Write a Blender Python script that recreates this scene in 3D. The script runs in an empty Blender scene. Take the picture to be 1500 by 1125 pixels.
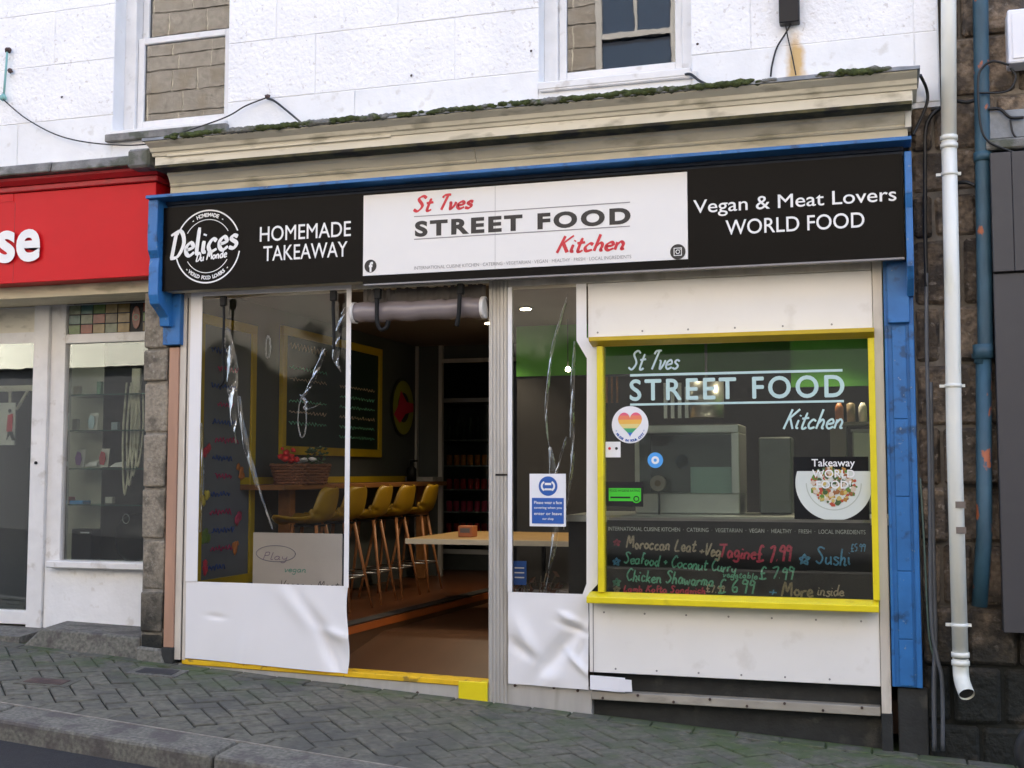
import bpy, bmesh, math, random
from mathutils import Vector, Matrix
from bpy_extras.object_utils import world_to_camera_view
random.seed(7)
scene = bpy.context.scene
C = scene.collection
R = math.radians

# ---------------------------------------------------------------- camera, light, exposure
cam_data = bpy.data.cameras.new('camera')
cam = bpy.data.objects.new('camera', cam_data); C.objects.link(cam)
cam.location = (0, -7.23, 1.30)
cam.rotation_euler = (R(90 + 4.2), 0, R(17.1))
cam_data.sensor_width = 36; cam_data.lens = 42.12
cam_data.clip_start = 0.05; cam_data.clip_end = 400
scene.camera = cam

SUN_EL, SUN_AZ = 44, 18      # azimuth: degrees clockwise from +Y (into the shopfront)
world = bpy.data.worlds.new('World'); scene.world = world; world.use_nodes = True
wn = world.node_tree.nodes; wl = world.node_tree.links
bg = wn['Background']
sky = wn.new('ShaderNodeTexSky'); sky.sky_type = 'NISHITA'; sky.sun_disc = False
sky.sun_elevation = R(SUN_EL); sky.sun_rotation = R(SUN_AZ)
sky.dust_density = 5.0; sky.air_density = 0.8; sky.ozone_density = 0.4
wl.new(sky.outputs[0], bg.inputs[0]); bg.inputs[1].default_value = 0.125
sun_d = bpy.data.lights.new('sun', 'SUN'); sun_d.energy = 3.6; sun_d.angle = R(0.6); sun_d.color = (1.0, 0.95, 0.88)
sun = bpy.data.objects.new('sun', sun_d); C.objects.link(sun)
sd = Vector((math.sin(R(SUN_AZ)) * math.cos(R(SUN_EL)), math.cos(R(SUN_AZ)) * math.cos(R(SUN_EL)), math.sin(R(SUN_EL))))
sun.rotation_euler = sd.to_track_quat('Z', 'Y').to_euler(); sun.location = (0, 5, 14)
vs = scene.view_settings
vs.view_transform = 'Standard'; vs.look = 'None'; vs.exposure = 3.0; vs.gamma = 1; vs.use_curve_mapping = False
scene.cycles.max_bounces = 8; scene.cycles.transparent_max_bounces = 16
scene.cycles.use_denoising = True

# ---------------------------------------------------------------- materials
def mat(name, col, rough=0.6, var=0.0, vscale=8.0, bump=0.0, bscale=60.0, metal=0.0, dirt=None, spec=0.5, aniso=None, rnd=0.0, dirt2=None, emit=None):
    """Principled surface; world-position noise varies colour and height. dirt = (colour, amount 0..1, scale, threshold)."""
    m = bpy.data.materials.new(name); m.use_nodes = True
    n = m.node_tree.nodes; l = m.node_tree.links; p = n['Principled BSDF']
    p.inputs['Roughness'].default_value = rough; p.inputs['Metallic'].default_value = metal
    p.inputs['Specular IOR Level'].default_value = spec
    p.inputs['Base Color'].default_value = (*col, 1)
    pos = None
    def P():
        nonlocal pos
        if pos is None:
            g = n.new('ShaderNodeNewGeometry'); mp = n.new('ShaderNodeMapping')
            if aniso: mp.inputs['Scale'].default_value = aniso
            l.new(g.outputs['Position'], mp.inputs[0]); pos = mp.outputs[0]
        return pos
    def noise(scale, detail=6):
        t = n.new('ShaderNodeTexNoise'); t.inputs['Scale'].default_value = scale; t.inputs['Detail'].default_value = detail
        l.new(P(), t.inputs['Vector']); return t.outputs['Fac']
    cur = None
    if var or rnd:
        hsv = n.new('ShaderNodeHueSaturation'); hsv.inputs['Color'].default_value = (*col, 1)
        mr = n.new('ShaderNodeMapRange'); mr.inputs['From Min'].default_value = .3; mr.inputs['From Max'].default_value = .7
        mr.inputs['To Min'].default_value = 1 - var; mr.inputs['To Max'].default_value = 1 + var
        l.new(noise(vscale), mr.inputs['Value'])
        if rnd:
            oi = n.new('ShaderNodeObjectInfo'); m2 = n.new('ShaderNodeMapRange')
            m2.inputs['To Min'].default_value = 1 - rnd; m2.inputs['To Max'].default_value = 1 + rnd
            l.new(oi.outputs['Random'], m2.inputs['Value'])
            mu = n.new('ShaderNodeMath'); mu.operation = 'MULTIPLY'
            l.new(mr.outputs[0], mu.inputs[0]); l.new(m2.outputs[0], mu.inputs[1]); l.new(mu.outputs[0], hsv.inputs['Value'])
        else:
            l.new(mr.outputs[0], hsv.inputs['Value'])
        cur = hsv.outputs[0]
    for dd in (dirt, dirt2):
        if not dd: continue
        dc, am, ds, th = dd[:4]
        mr = n.new('ShaderNodeMapRange'); mr.inputs['From Min'].default_value = th; mr.inputs['From Max'].default_value = th + (dd[4] if len(dd) > 4 else .12)
        mr.inputs['To Max'].default_value = am; mr.clamp = True
        l.new(noise(ds, 8), mr.inputs['Value'])
        mx = n.new('ShaderNodeMixRGB'); mx.inputs[2].default_value = (*dc, 1)
        if cur: l.new(cur, mx.inputs[1])
        else: mx.inputs[1].default_value = (*col, 1)
        l.new(mr.outputs[0], mx.inputs[0]); cur = mx.outputs[0]
    if cur: l.new(cur, p.inputs['Base Color'])
    if bump:
        b = n.new('ShaderNodeBump'); b.inputs['Strength'].default_value = 1.0; b.inputs['Distance'].default_value = bump
        l.new(noise(bscale, 5), b.inputs['Height']); l.new(b.outputs[0], p.inputs['Normal'])
    if emit:
        p.inputs['Emission Color'].default_value = (*emit[0], 1); p.inputs['Emission Strength'].default_value = emit[1]
    return m

def mask_mix(m, col, expr_nodes):
    """Mix a further colour over a material's base colour; expr_nodes(n, l) returns the mask socket."""
    n = m.node_tree.nodes; l = m.node_tree.links; p = n['Principled BSDF']
    s = p.inputs['Base Color']; mx = n.new('ShaderNodeMixRGB'); mx.inputs[2].default_value = (*col, 1)
    if s.links: l.new(s.links[0].from_socket, mx.inputs[1])
    else: mx.inputs[1].default_value = s.default_value[:]
    l.new(expr_nodes(n, l), mx.inputs[0]); l.new(mx.outputs[0], s)

def ramp_mask(axis, a, b, nscale=6.0, namt=0.3, thr=0.0):
    """Mask that goes 0..1 as world coordinate AXIS goes a..b, broken up by noise."""
    def f(n, l):
        g = n.new('ShaderNodeNewGeometry'); sp = n.new('ShaderNodeSeparateXYZ'); l.new(g.outputs['Position'], sp.inputs[0])
        mr = n.new('ShaderNodeMapRange'); mr.inputs['From Min'].default_value = a; mr.inputs['From Max'].default_value = b
        l.new(sp.outputs[axis], mr.inputs['Value'])
        t = n.new('ShaderNodeTexNoise'); t.inputs['Scale'].default_value = nscale; t.inputs['Detail'].default_value = 8
        l.new(g.outputs['Position'], t.inputs['Vector'])
        m3 = n.new('ShaderNodeMapRange'); m3.inputs['From Min'].default_value = .42 + thr; m3.inputs['From Max'].default_value = .62 + thr
        l.new(t.outputs['Fac'], m3.inputs['Value'])
        mu = n.new('ShaderNodeMath'); mu.operation = 'MULTIPLY'
        l.new(mr.outputs[0], mu.inputs[0]); l.new(m3.outputs[0], mu.inputs[1])
        return mu.outputs[0]
    return f

def spot_mask(cx, cz, rx, rz, nscale=15):
    """Stain of its own shape: an elliptical patch round (cx, cz) on a wall that faces the street, ragged by noise."""
    def f(n, l):
        g = n.new('ShaderNodeNewGeometry'); mp = n.new('ShaderNodeMapping')
        mp.inputs['Location'].default_value = (-cx / rx, 0, -cz / rz); mp.inputs['Scale'].default_value = (1 / rx, 0, 1 / rz)
        l.new(g.outputs['Position'], mp.inputs[0])
        ln = n.new('ShaderNodeVectorMath'); ln.operation = 'LENGTH'; l.new(mp.outputs[0], ln.inputs[0])
        t = n.new('ShaderNodeTexNoise'); t.inputs['Scale'].default_value = nscale; l.new(g.outputs['Position'], t.inputs['Vector'])
        a = n.new('ShaderNodeMath'); a.operation = 'ADD'; l.new(ln.outputs['Value'], a.inputs[0]); l.new(t.outputs['Fac'], a.inputs[1])
        mr = n.new('ShaderNodeMapRange'); mr.inputs['From Min'].default_value = 1.5; mr.inputs['From Max'].default_value = .9
        l.new(a.outputs[0], mr.inputs['Value']); return mr.outputs[0]
    return f

def glass_mat(name, tint=(.9, .93, .92), refl=1.0, rough=0.0, bump=0.0, bscale=20.0, base=0.02, aniso=None):
    m = bpy.data.materials.new(name); m.use_nodes = True
    n = m.node_tree.nodes; l = m.node_tree.links; n.clear()
    out = n.new('ShaderNodeOutputMaterial'); tr = n.new('ShaderNodeBsdfTransparent'); gl = n.new('ShaderNodeBsdfGlossy')
    tr.inputs[0].default_value = (*tint, 1); gl.inputs['Roughness'].default_value = rough; gl.inputs[0].default_value = (1, 1, 1, 1)
    fr = n.new('ShaderNodeFresnel'); fr.inputs[0].default_value = 1.5
    mu = n.new('ShaderNodeMath'); mu.operation = 'MULTIPLY_ADD'; mu.inputs[1].default_value = 1.7 * refl; mu.inputs[2].default_value = base; mu.use_clamp = True
    mx = n.new('ShaderNodeMixShader')
    l.new(fr.outputs[0], mu.inputs[0]); l.new(mu.outputs[0], mx.inputs[0]); l.new(tr.outputs[0], mx.inputs[1]); l.new(gl.outputs[0], mx.inputs[2])
    l.new(mx.outputs[0], out.inputs[0])
    if bump:
        g = n.new('ShaderNodeNewGeometry'); mp = n.new('ShaderNodeMapping'); l.new(g.outputs['Position'], mp.inputs[0])
        if aniso: mp.inputs['Scale'].default_value = aniso
        t = n.new('ShaderNodeTexNoise'); t.inputs['Scale'].default_value = bscale; t.inputs['Detail'].default_value = 3; l.new(mp.outputs[0], t.inputs['Vector'])
        b = n.new('ShaderNodeBump'); b.inputs['Distance'].default_value = bump; l.new(t.outputs['Fac'], b.inputs['Height'])
        l.new(b.outputs[0], gl.inputs['Normal']); l.new(b.outputs[0], fr.inputs['Normal'])
    return m

M = {}
M['asphalt'] = mat('asphalt', (.014, .014, .015), .85, .25, 30, .004, 150)
M['paver'] = mat('paver', (.094, .090, .071), .9, .35, 22, .003, 90, rnd=.24, dirt=((.055, .055, .05), .6, 3.0, .5))
M['joint'] = mat('joint_sand', (.012, .014, .009), .95, .3, 20, .003, 200)
M['kerb'] = mat('kerb_granite', (.135, .13, .11), .85, .4, 45, .003, 150, dirt=((.06, .05, .05), .7, 6, .5), rnd=.1)
for k in ('paver', 'joint'):
    e_ = .0 if k == 'paver' else -.08; mask_mix(M[k], (.058, .082, .030), ramp_mask('Y', -.85, .0, 4.0, .3, .02 + e_)); mask_mix(M[k], (.060, .090, .03), ramp_mask('X', -2.6, -.2, 6.0, .3, .03 + e_))
M['wall_white'] = mat('white_wall_paint', (.86, .855, .86), .75, .05, 3, .010, 34, dirt=((.50, .45, .42), .5, 30, .64, .05))
M['wall_smooth'] = mat('white_smooth_paint', (.80, .80, .80), .65, .05, 5, .003, 30, dirt=((.5, .46, .4), .4, 12, .62, .1))
for k in ('wall_white', 'wall_smooth'):
    mask_mix(M[k], (.62, .42, .18), spot_mask(-.44, 3.72, .075, .22))
M['frame_white'] = mat('window_paint', (.74, .73, .72), .5, .05, 10, .0008, 60, dirt=((.42, .38, .33), .5, 9, .6, .1))
M['cream'] = mat('cream_paint', (.62, .555, .40), .6, .12, 9, .001, 60, dirt=((.22, .19, .11), .65, 9, .54, .16), aniso=(.35, 1, 1))
M['cream_light'] = mat('cream_light_paint', (.70, .66, .55), .55, .10, 6, .001, 60, dirt=((.25, .23, .16), .65, 12, .55, .14), aniso=(.4, 1, 1))
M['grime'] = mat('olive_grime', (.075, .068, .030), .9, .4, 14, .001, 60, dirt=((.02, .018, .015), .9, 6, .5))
M['lead'] = mat('lead_flashing', (.22, .235, .25), .6, .3, 8, .004, 30)
M['moss'] = mat('moss', (.05, .065, .018), 1.0, .5, 30, .006, 120, dirt=((.2, .2, .19), .9, 4, .56, .06))
M['slate'] = mat('slate_ledge', (.18, .175, .165), .85, .35, 12, .006, 60, dirt=((.06, .07, .04), .7, 8, .5))
M['blue'] = mat('blue_paint', (.022, .145, .40), .45, .14, 8, .0012, 30, dirt=((.012, .04, .09), .7, 12, .57, .1), dirt2=((.22, .28, .34), .7, 40, .68, .03))
M['blue_shaded'] = mat('shaded_blue_paint', (.006, .018, .045), .5, .2, 8, .0006, 60)  # blue paint darkened to carry the shade under the sign hood
M['sign_black'] = mat('black_sign_face', (.003, .0026, .0028), .3, .1, 4, spec=.09)
M['sign_white'] = mat('white_sign_face', (.78, .77, .76), .3, .01, 4)
M['red_sign'] = mat('red_sign_face', (.60, .008, .014), .38, .05, 2, spec=.2, dirt=((.42, .006, .010), .35, 2.2, .5, .3))
M['red_mould'] = mat('red_moulding', (.40, .012, .018), .5, .15, 10, .001, 40, dirt=((.16, .02, .02), .6, 10, .55))
M['letter_white'] = mat('white_lettering', (.82, .82, .82), .4)
M['letter_black'] = mat('black_lettering', (.006, .006, .010), .4)
M['letter_red'] = mat('red_lettering', (.58, .012, .03), .4)
M['letter_pale'] = mat('frosted_lettering', (.48, .66, .66), .5)
M['letter_grey'] = mat('grey_lettering', (.25, .24, .25), .4)
M['alu'] = mat('aluminium', (.52, .50, .47), .45, .10, 12, .0005, 90, metal=.35, dirt=((.30, .27, .22), .5, 9, .55, .15), aniso=(1, 1, .15))
M['alu_cream'] = mat('cream_post_paint', (.62, .57, .50), .5, .08, 12, .0005, 80, dirt=((.35, .3, .24), .5, 8, .58), aniso=(1, 1, .2))
M['vinyl_white'] = mat('white_vinyl', (.80, .79, .80), .35, .015, 3)
M['panel'] = mat('white_panel', (.82, .80, .775), .5, .02, 3, dirt=((.5, .45, .38), .25, 7, .6))
M['yellow'] = mat('yellow_paint', (.76, .62, .012), .35, .06, 7, dirt=((.45, .33, .02), .4, 10, .6))
M['yellow_dk'] = mat('yellow_frame_paint', (.52, .36, .008), .45, .08, 7)
M['orange_thr'] = mat('yellow_threshold_paint', (.72, .44, .008), .5, .12, 14, dirt=((.2, .13, .03), .8, 16, .58, .08))
M['dark_base'] = mat('dark_plinth', (.022, .023, .022), .8, .3, 12, .003, 60, dirt=((.12, .11, .09), .4, 7, .62))
M['granite'] = mat('brown_granite', (.17, .128, .09), .9, .45, 30, .03, 22, rnd=.4, dirt=((.05, .04, .032), .8, 6, .46), dirt2=((.34, .29, .24), .5, 25, .62, .05))
M['granite_l'] = mat('grey_granite', (.25, .215, .165), .9, .3, 40, .006, 70, rnd=.15, dirt=((.07, .06, .045), .7, 9, .52), dirt2=((.36, .33, .28), .5, 30, .6, .05))
for k in ('granite', 'granite_l'):
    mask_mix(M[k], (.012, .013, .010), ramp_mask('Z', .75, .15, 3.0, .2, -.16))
M['mortar'] = mat('lime_mortar', (.24, .22, .19), .95, .3, 20, .005, 60)
M['rail_grey'] = mat('weathered_rail', (.34, .31, .26), .6, .15, 10, .001, 60, dirt=((.15, .13, .10), .5, 9, .55), aniso=(.4, 1, 1))
M['mortar_dark'] = mat('damp_mortar', (.20, .17, .135), .95, .35, 12, .005, 60)
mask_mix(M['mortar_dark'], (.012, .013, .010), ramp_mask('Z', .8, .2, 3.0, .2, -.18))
M['pvc'] = mat('white_downpipe', (.74, .74, .68), .35, .05, 5, dirt=((.45, .47, .33), .4, 6, .56), aniso=(1, 1, .3))
M['blue_pipe'] = mat('old_blue_pipe', (.028, .078, .115), .55, .25, 8, .002, 60, dirt=((.38, .10, .03), .95, 9, .62, .03), aniso=(1, 1, .6))
M['conduit'] = mat('grey_conduit', (.085, .09, .10), .5, .15, 8)
M['cable'] = mat('black_cable', (.007, .007, .0075), .5)
M['cable_green'] = mat('green_cable', (.07, .11, .09), .5)
M['clad'] = mat('grey_cladding', (.050, .047, .050), .55, .05, 3, dirt=((.06, .06, .06), .3, 5, .6))
M['box_white'] = mat('white_plastic_box', (.78, .78, .82), .4, .02, 4)
M['dark_plastic'] = mat('dark_plastic', (.008, .007, .008), .4, spec=.3)
M['strap'] = mat('black_strap', (.005, .005, .0055), .6, .3, 50, .001, 200, spec=.3)
M['glass'] = glass_mat('window_glass', (.90, .94, .92), 1.0, 0.0, .00025, 3.0)
M['glass_up'] = glass_mat('old_window_glass', (.30, .32, .34), .95, 0.0, .0003, 3.0, base=.025)
M['glass_serving'] = glass_mat('serving_glass', (.86, .90, .88), .9, 0.0, .0001, 2.0, base=.005)
M['glass_shelf'] = mat('glass_edge', (.03, .09, .075), .15, spec=.8)
M['vinyl_clear'] = glass_mat('clear_vinyl', (.80, .81, .80), .38, .07, .003, 3.2, base=.004, aniso=(1.6, 1, .55))
M['vinyl_crease'] = glass_mat('creased_vinyl', (.88, .88, .86), .35, .30, .008, 22.0, base=.03, aniso=(1.4, 1, .5))
M['roll'] = mat('rolled_vinyl', (.24, .21, .22), .2, .1, 10, .002, 8, aniso=(.3, 1, 3))
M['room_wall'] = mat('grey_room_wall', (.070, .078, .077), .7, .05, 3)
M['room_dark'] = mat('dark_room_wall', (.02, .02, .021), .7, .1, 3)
M['room_green'] = mat('green_room_wall', (.06, .26, .022), .7, .1, 3)
M['ceiling'] = mat('room_ceiling', (.13, .11, .105), .8, .03, 3)
M['floor_wood'] = mat('orange_wood_floor', (.085, .028, .009), .3, .2, 6, aniso=(.25, 3, 1), dirt=((.09, .03, .012), .6, 5, .5))
M['floor_brown'] = mat('brown_vinyl_floor', (.075, .032, .013), .42, .12, 5, aniso=(1, .3, 1))
M['floor_edge'] = mat('orange_edge_strip', (.32, .075, .012), .5, .1, 6)
M['floor_dark'] = mat('dark_edge_strip', (.03, .028, .028), .6)
M['stool_y'] = mat('yellow_shell', (.25, .145, .004), .45, .04, 4)
M['stool_wood'] = mat('beech_leg', (.27, .11, .04), .5, .15, 9)
M['wire'] = mat('steel_wire', (.4, .4, .4), .35, metal=1)
M['wood_bar'] = mat('wooden_shelf', (.24, .10, .03), .5, .15, 8, aniso=(3, .4, 3))
M['wood_table'] = mat('pale_table', (.34, .22, .09), .4, .1, 8)
M['table_edge'] = mat('table_edge', (.60, .54, .42), .4)
M['pink_wood'] = mat('pinkish_timber', (.42, .24, .16), .6, .15, 8, .001, 50, aniso=(1, 1, .15), dirt=((.22, .14, .10), .6, 6, .52))
M['card'] = mat('cardboard', (.58, .52, .47), .85, .03, 6)
M['board_black'] = mat('chalkboard', (.005, .0055, .0065), .6, .4, 4, dirt=((.014, .016, .017), .6, 3, .5, .25), spec=.2)
M['board_grey'] = mat('menu_board_grey', (.15, .165, .18), .6, .05, 5)
M['paper'] = mat('paper', (.80, .80, .84), .6)
M['steel'] = mat('brushed_steel', (.50, .52, .51), .30, .06, 6, metal=.85)
M['steel_dk'] = mat('dark_steel', (.10, .115, .115), .35, .1, 6, metal=.5)
M['lamp'] = mat('lamp_glow', (.9, .8, .6), .5, emit=((1.0, .82, .55), 9.0))
M['wicker'] = mat('wicker', (.20, .075, .035), .7, .3, 60, .003, 120)
M['leaf'] = mat('leaf', (.03, .075, .02), .5, .3, 20)
M['flower'] = mat('red_flower', (.62, .02, .02), .5, .2, 30)
M['rubber'] = mat('rubber', (.012, .012, .013), .7)
M['stone_far'] = mat('far_stone', (.30, .275, .245), .9, .25, 10, .01, 20, rnd=.2, dirt=((.20, .17, .13), .6, 3, .5))
M['mortar_far'] = mat('far_mortar', (.50, .47, .40), .9, .2, 10)
M['sticker_blue'] = mat('blue_sticker', (.02, .10, .40), .4)
M['sky_blue'] = mat('light_blue_sticker', (.07, .34, .78), .4)
M['green_sticker'] = mat('green_sticker', (.05, .55, .03), .4)
M['room_light'] = mat('cream_display_back', (.78, .79, .72), .7, .03, 4)
M['grille_metal'] = mat('rusty_cover', (.06, .035, .03), .7, .4, 20, .002, 80)
M['drain'] = mat('drain_cover', (.03, .03, .032), .7, .3, 20)
def flat(name, col, rough=.5): 
    if name not in M: M[name] = mat(name, col, rough)
    return M[name]
CH = {k: mat('chalk_' + k, c, .9, .35, 90) for k, c in dict(tan=(.60, .48, .36), red=(.72, .07, .14), green=(.20, .60, .42), blue=(.15, .44, .75), white=(.6, .6, .6), yellow=(.42, .33, .20)).items()}

# ---------------------------------------------------------------- objects: helpers
OFF = {}
def props(o, label=None, cat=None, group=None, kind=None):
    if label: o['label'] = label
    if cat: o['category'] = cat
    if group: o['group'] = group
    if kind: o['kind'] = kind
    return o
def thing(name, label, cat, loc=(0, 0, 0), group=None, kind=None):
    o = bpy.data.objects.new(name, None); C.objects.link(o); o.location = loc; o.empty_display_size = .1
    OFF[o.name] = Vector(loc); return props(o, label, cat, group, kind)
def copy_tree(o, parent=None):
    c = o.copy(); C.objects.link(c); OFF[c.name] = OFF.get(o.name, Vector())
    if parent: c.parent = parent
    for ch in list(o.children): copy_tree(ch, c)
    return c

class B:
    """Collects geometry in world coordinates; link() makes ONE mesh object of it."""
    def __init__(s): s.v = []; s.f = []; s.smooth = []
    def add(s, vs, fs, smooth=False):
        k = len(s.v); s.v += [Vector(p) for p in vs]; s.f += [tuple(i + k for i in f) for f in fs]; s.smooth += [smooth] * len(fs); return s
    def box(s, x0, x1, y0, y1, z0, z1):
        if x0 > x1: x0, x1 = x1, x0
        if y0 > y1: y0, y1 = y1, y0
        if z0 > z1: z0, z1 = z1, z0
        return s.add([(x0, y0, z0), (x1, y0, z0), (x1, y1, z0), (x0, y1, z0), (x0, y0, z1), (x1, y0, z1), (x1, y1, z1), (x0, y1, z1)],
                     [(0, 3, 2, 1), (4, 5, 6, 7), (0, 1, 5, 4), (1, 2, 6, 5), (2, 3, 7, 6), (3, 0, 4, 7)])
    def hexa(s, pts):   # 8 points in box order
        return s.add(pts, [(0, 3, 2, 1), (4, 5, 6, 7), (0, 1, 5, 4), (1, 2, 6, 5), (2, 3, 7, 6), (3, 0, 4, 7)])
    def prism(s, pts, axis, a, b):
        """polygon pts (2D) extruded along axis from a to b; 2D order: axis x -> (y,z), y -> (x,z), z -> (x,y)"""
        def q(p, t): return {'x': (t, p[0], p[1]), 'y': (p[0], t, p[1]), 'z': (p[0], p[1], t)}[axis]
        n = len(pts); vs = [q(p, a) for p in pts] + [q(p, b) for p in pts]
        area = sum(pts[i][0] * pts[(i + 1) % n][1] - pts[(i + 1) % n][0] * pts[i][1] for i in range(n))
        flip = (area > 0) != (b < a)
        if axis == 'y': flip = not flip
        fs = [tuple(range(n))[::-1], tuple(range(n, 2 * n))] + [(i, (i + 1) % n, (i + 1) % n + n, i + n) for i in range(n)]
        if not flip: fs = [f[::-1] for f in fs]
        return s.add(vs, fs)
    def tube(s, path, r, n=8, closed=False, cap=True):
        path = [Vector(p) for p in path]; rr = r if isinstance(r, (list, tuple)) else [r] * len(path)
        vs = []; prev = None; m = len(path)
        for i, p in enumerate(path):
            a = path[(i - 1) % m] if (i or closed) else path[i]; b = path[(i + 1) % m] if (i < m - 1 or closed) else path[i]
            d = (b - a).normalized()
            if prev is None: u = d.orthogonal().normalized()
            else: u = (prev - d * prev.dot(d)).normalized()
            prev = u; w = d.cross(u)
            vs += [p + (u * math.cos(2 * math.pi * k / n) + w * math.sin(2 * math.pi * k / n)) * rr[i] for k in range(n)]
        fs = []
        for i in range(m if closed else m - 1):
            j = (i + 1) % m
            for k in range(n): fs.append((i * n + k, i * n + (k + 1) % n, j * n + (k + 1) % n, j * n + k))
        s.add(vs, fs, True)
        if cap and not closed:
            k0 = len(s.v) - len(vs); s.f += [tuple(k0 + k for k in range(n))[::-1], tuple(k0 + (m - 1) * n + k for k in range(n))]; s.smooth += [False, False]
        return s
    def cyl(s, a, b, r, n=16, r2=None): return s.tube([a, b], [r, r if r2 is None else r2], n)
    def disc(s, x, y, z, r, n=32, rz=None, t=.001):
        rz = rz or r
        return s.prism([(x + r * math.cos(2 * math.pi * k / n), z + rz * math.sin(2 * math.pi * k / n)) for k in range(n)], 'y', y, y + t)
    def ring(s, x, y, z, r0, r1, a0=0, a1=360, n=48, t=0):
        vs = []; 
        for k in range(n + 1):
            a = R(a0 + (a1 - a0) * k / n)
            vs += [(x + r0 * math.cos(a), y, z + r0 * math.sin(a)), (x + r1 * math.cos(a), y, z + r1 * math.sin(a))]
        return s.add(vs, [(2 * k, 2 * k + 1, 2 * k + 3, 2 * k + 2) for k in range(n)])
    def quad(s, a, b, c, d): return s.add([a, b, c, d], [(0, 1, 2, 3)])
    def blob(s, c, r, seed=0, n=2, squash=(1, 1, 1), rough=.25):
        bm = bmesh.new(); bmesh.ops.create_icosphere(bm, subdivisions=n, radius=1); rd = random.Random(seed)
        for v in bm.verts: v.co *= 1 + rd.uniform(-rough, rough)
        bm.verts.ensure_lookup_table()
        s.add([(c[0] + v.co.x * r * squash[0], c[1] + v.co.y * r * squash[1], c[2] + v.co.z * r * squash[2]) for v in bm.verts], [tuple(v.index for v in f.verts) for f in bm.faces], True)
        bm.free(); return s
    def link(s, name, m, parent=None, label=None, cat=None, group=None, kind=None, bevel=0, seg=1):
        if parent is None:
            lo = Vector([min(v[i] for v in s.v) for i in range(3)]); hi = Vector([max(v[i] for v in s.v) for i in range(3)])
            off = Vector(((lo.x + hi.x) / 2, (lo.y + hi.y) / 2, lo.z))
        else: off = OFF[parent.name]
        me = bpy.data.meshes.new(name); me.from_pydata([v - off for v in s.v], [], s.f)
        me.polygons.foreach_set('use_smooth', s.smooth); me.validate(); me.update()
        if m is not None: me.materials.append(m if not isinstance(m, str) else M[m])
        o = bpy.data.objects.new(name, me); C.objects.link(o)
        if parent is None: o.location = off
        else: o.parent = parent
        OFF[o.name] = off
        if bevel:
            md = o.modifiers.new('bevel', 'BEVEL'); md.width = bevel; md.segments = seg; md.limit_method = 'ANGLE'; md.angle_limit = R(40)
        return props(o, label, cat, group, kind)

def smoothpath(pts, n=8, closed=False):
    P = [Vector(p) for p in pts]; m = len(P)
    if m < 3: return P
    out = []
    for i in range(m - (0 if closed else 1)):
        p0 = P[i - 1] if (i or closed) else P[0]; p1 = P[i]; p2 = P[(i + 1) % m]; p3 = P[(i + 2) % m] if (closed or i + 2 < m) else P[-1]
        for k in range(n):
            t = k / n
            out.append(.5 * ((2 * p1) + (p2 - p0) * t + (2 * p0 - 5 * p1 + 4 * p2 - p3) * t * t + (3 * p1 - p0 - 3 * p2 + p3) * t ** 3))
    if not closed: out.append(P[-1])
    return out

# printed lettering: text fitted into a rectangle on a plane that faces the street
def text(body, x0, x1, z0, z1, y, m, parent, name='lettering', bold=0.0, space=1.0, onx=None, keep=False):
    cu = bpy.data.curves.new('t', 'FONT'); cu.body = body; cu.size = 1; cu.offset = bold if bold >= .02 else 0; cu.space_character = space; cu.resolution_u = 5
    cu.align_x = 'LEFT'; cu.fill_mode = 'FRONT' if hasattr(cu, 'fill_mode') else 'BOTH'
    to = bpy.data.objects.new('t', cu); C.objects.link(to)
    dg = bpy.context.evaluated_depsgraph_get(); me = bpy.data.meshes.new_from_object(to.evaluated_get(dg))
    vs = [v.co.copy() for v in me.vertices]; fs = [tuple(p.vertices) for p in me.polygons]
    bpy.data.objects.remove(to); bpy.data.curves.remove(cu); bpy.data.meshes.remove(me)
    ax = min(v.x for v in vs); bx = max(v.x for v in vs); ay = min(v.y for v in vs); by = max(v.y for v in vs)
    if keep:
        k = (z1 - z0) / (by - ay); w = (bx - ax) * k; c = (x0 + x1) / 2; x0, x1 = c - w / 2, c + w / 2
    out = [(x0 + (v.x - ax) / (bx - ax) * (x1 - x0), z0 + (v.y - ay) / (by - ay) * (z1 - z0)) for v in vs]
    b = B(); d = bold * 1.5 * (z1 - z0) if bold < .02 else 0
    for n_, (sx, sz) in enumerate([(0, 0)] + ([(d, 0), (-d, 0), (0, d), (0, -d)] if d else [])):
        b.add([(p[0] + sx, y - n_ * .00005, p[1] + sz) for p in out], fs)
    return b.link(name, m, parent)

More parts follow.
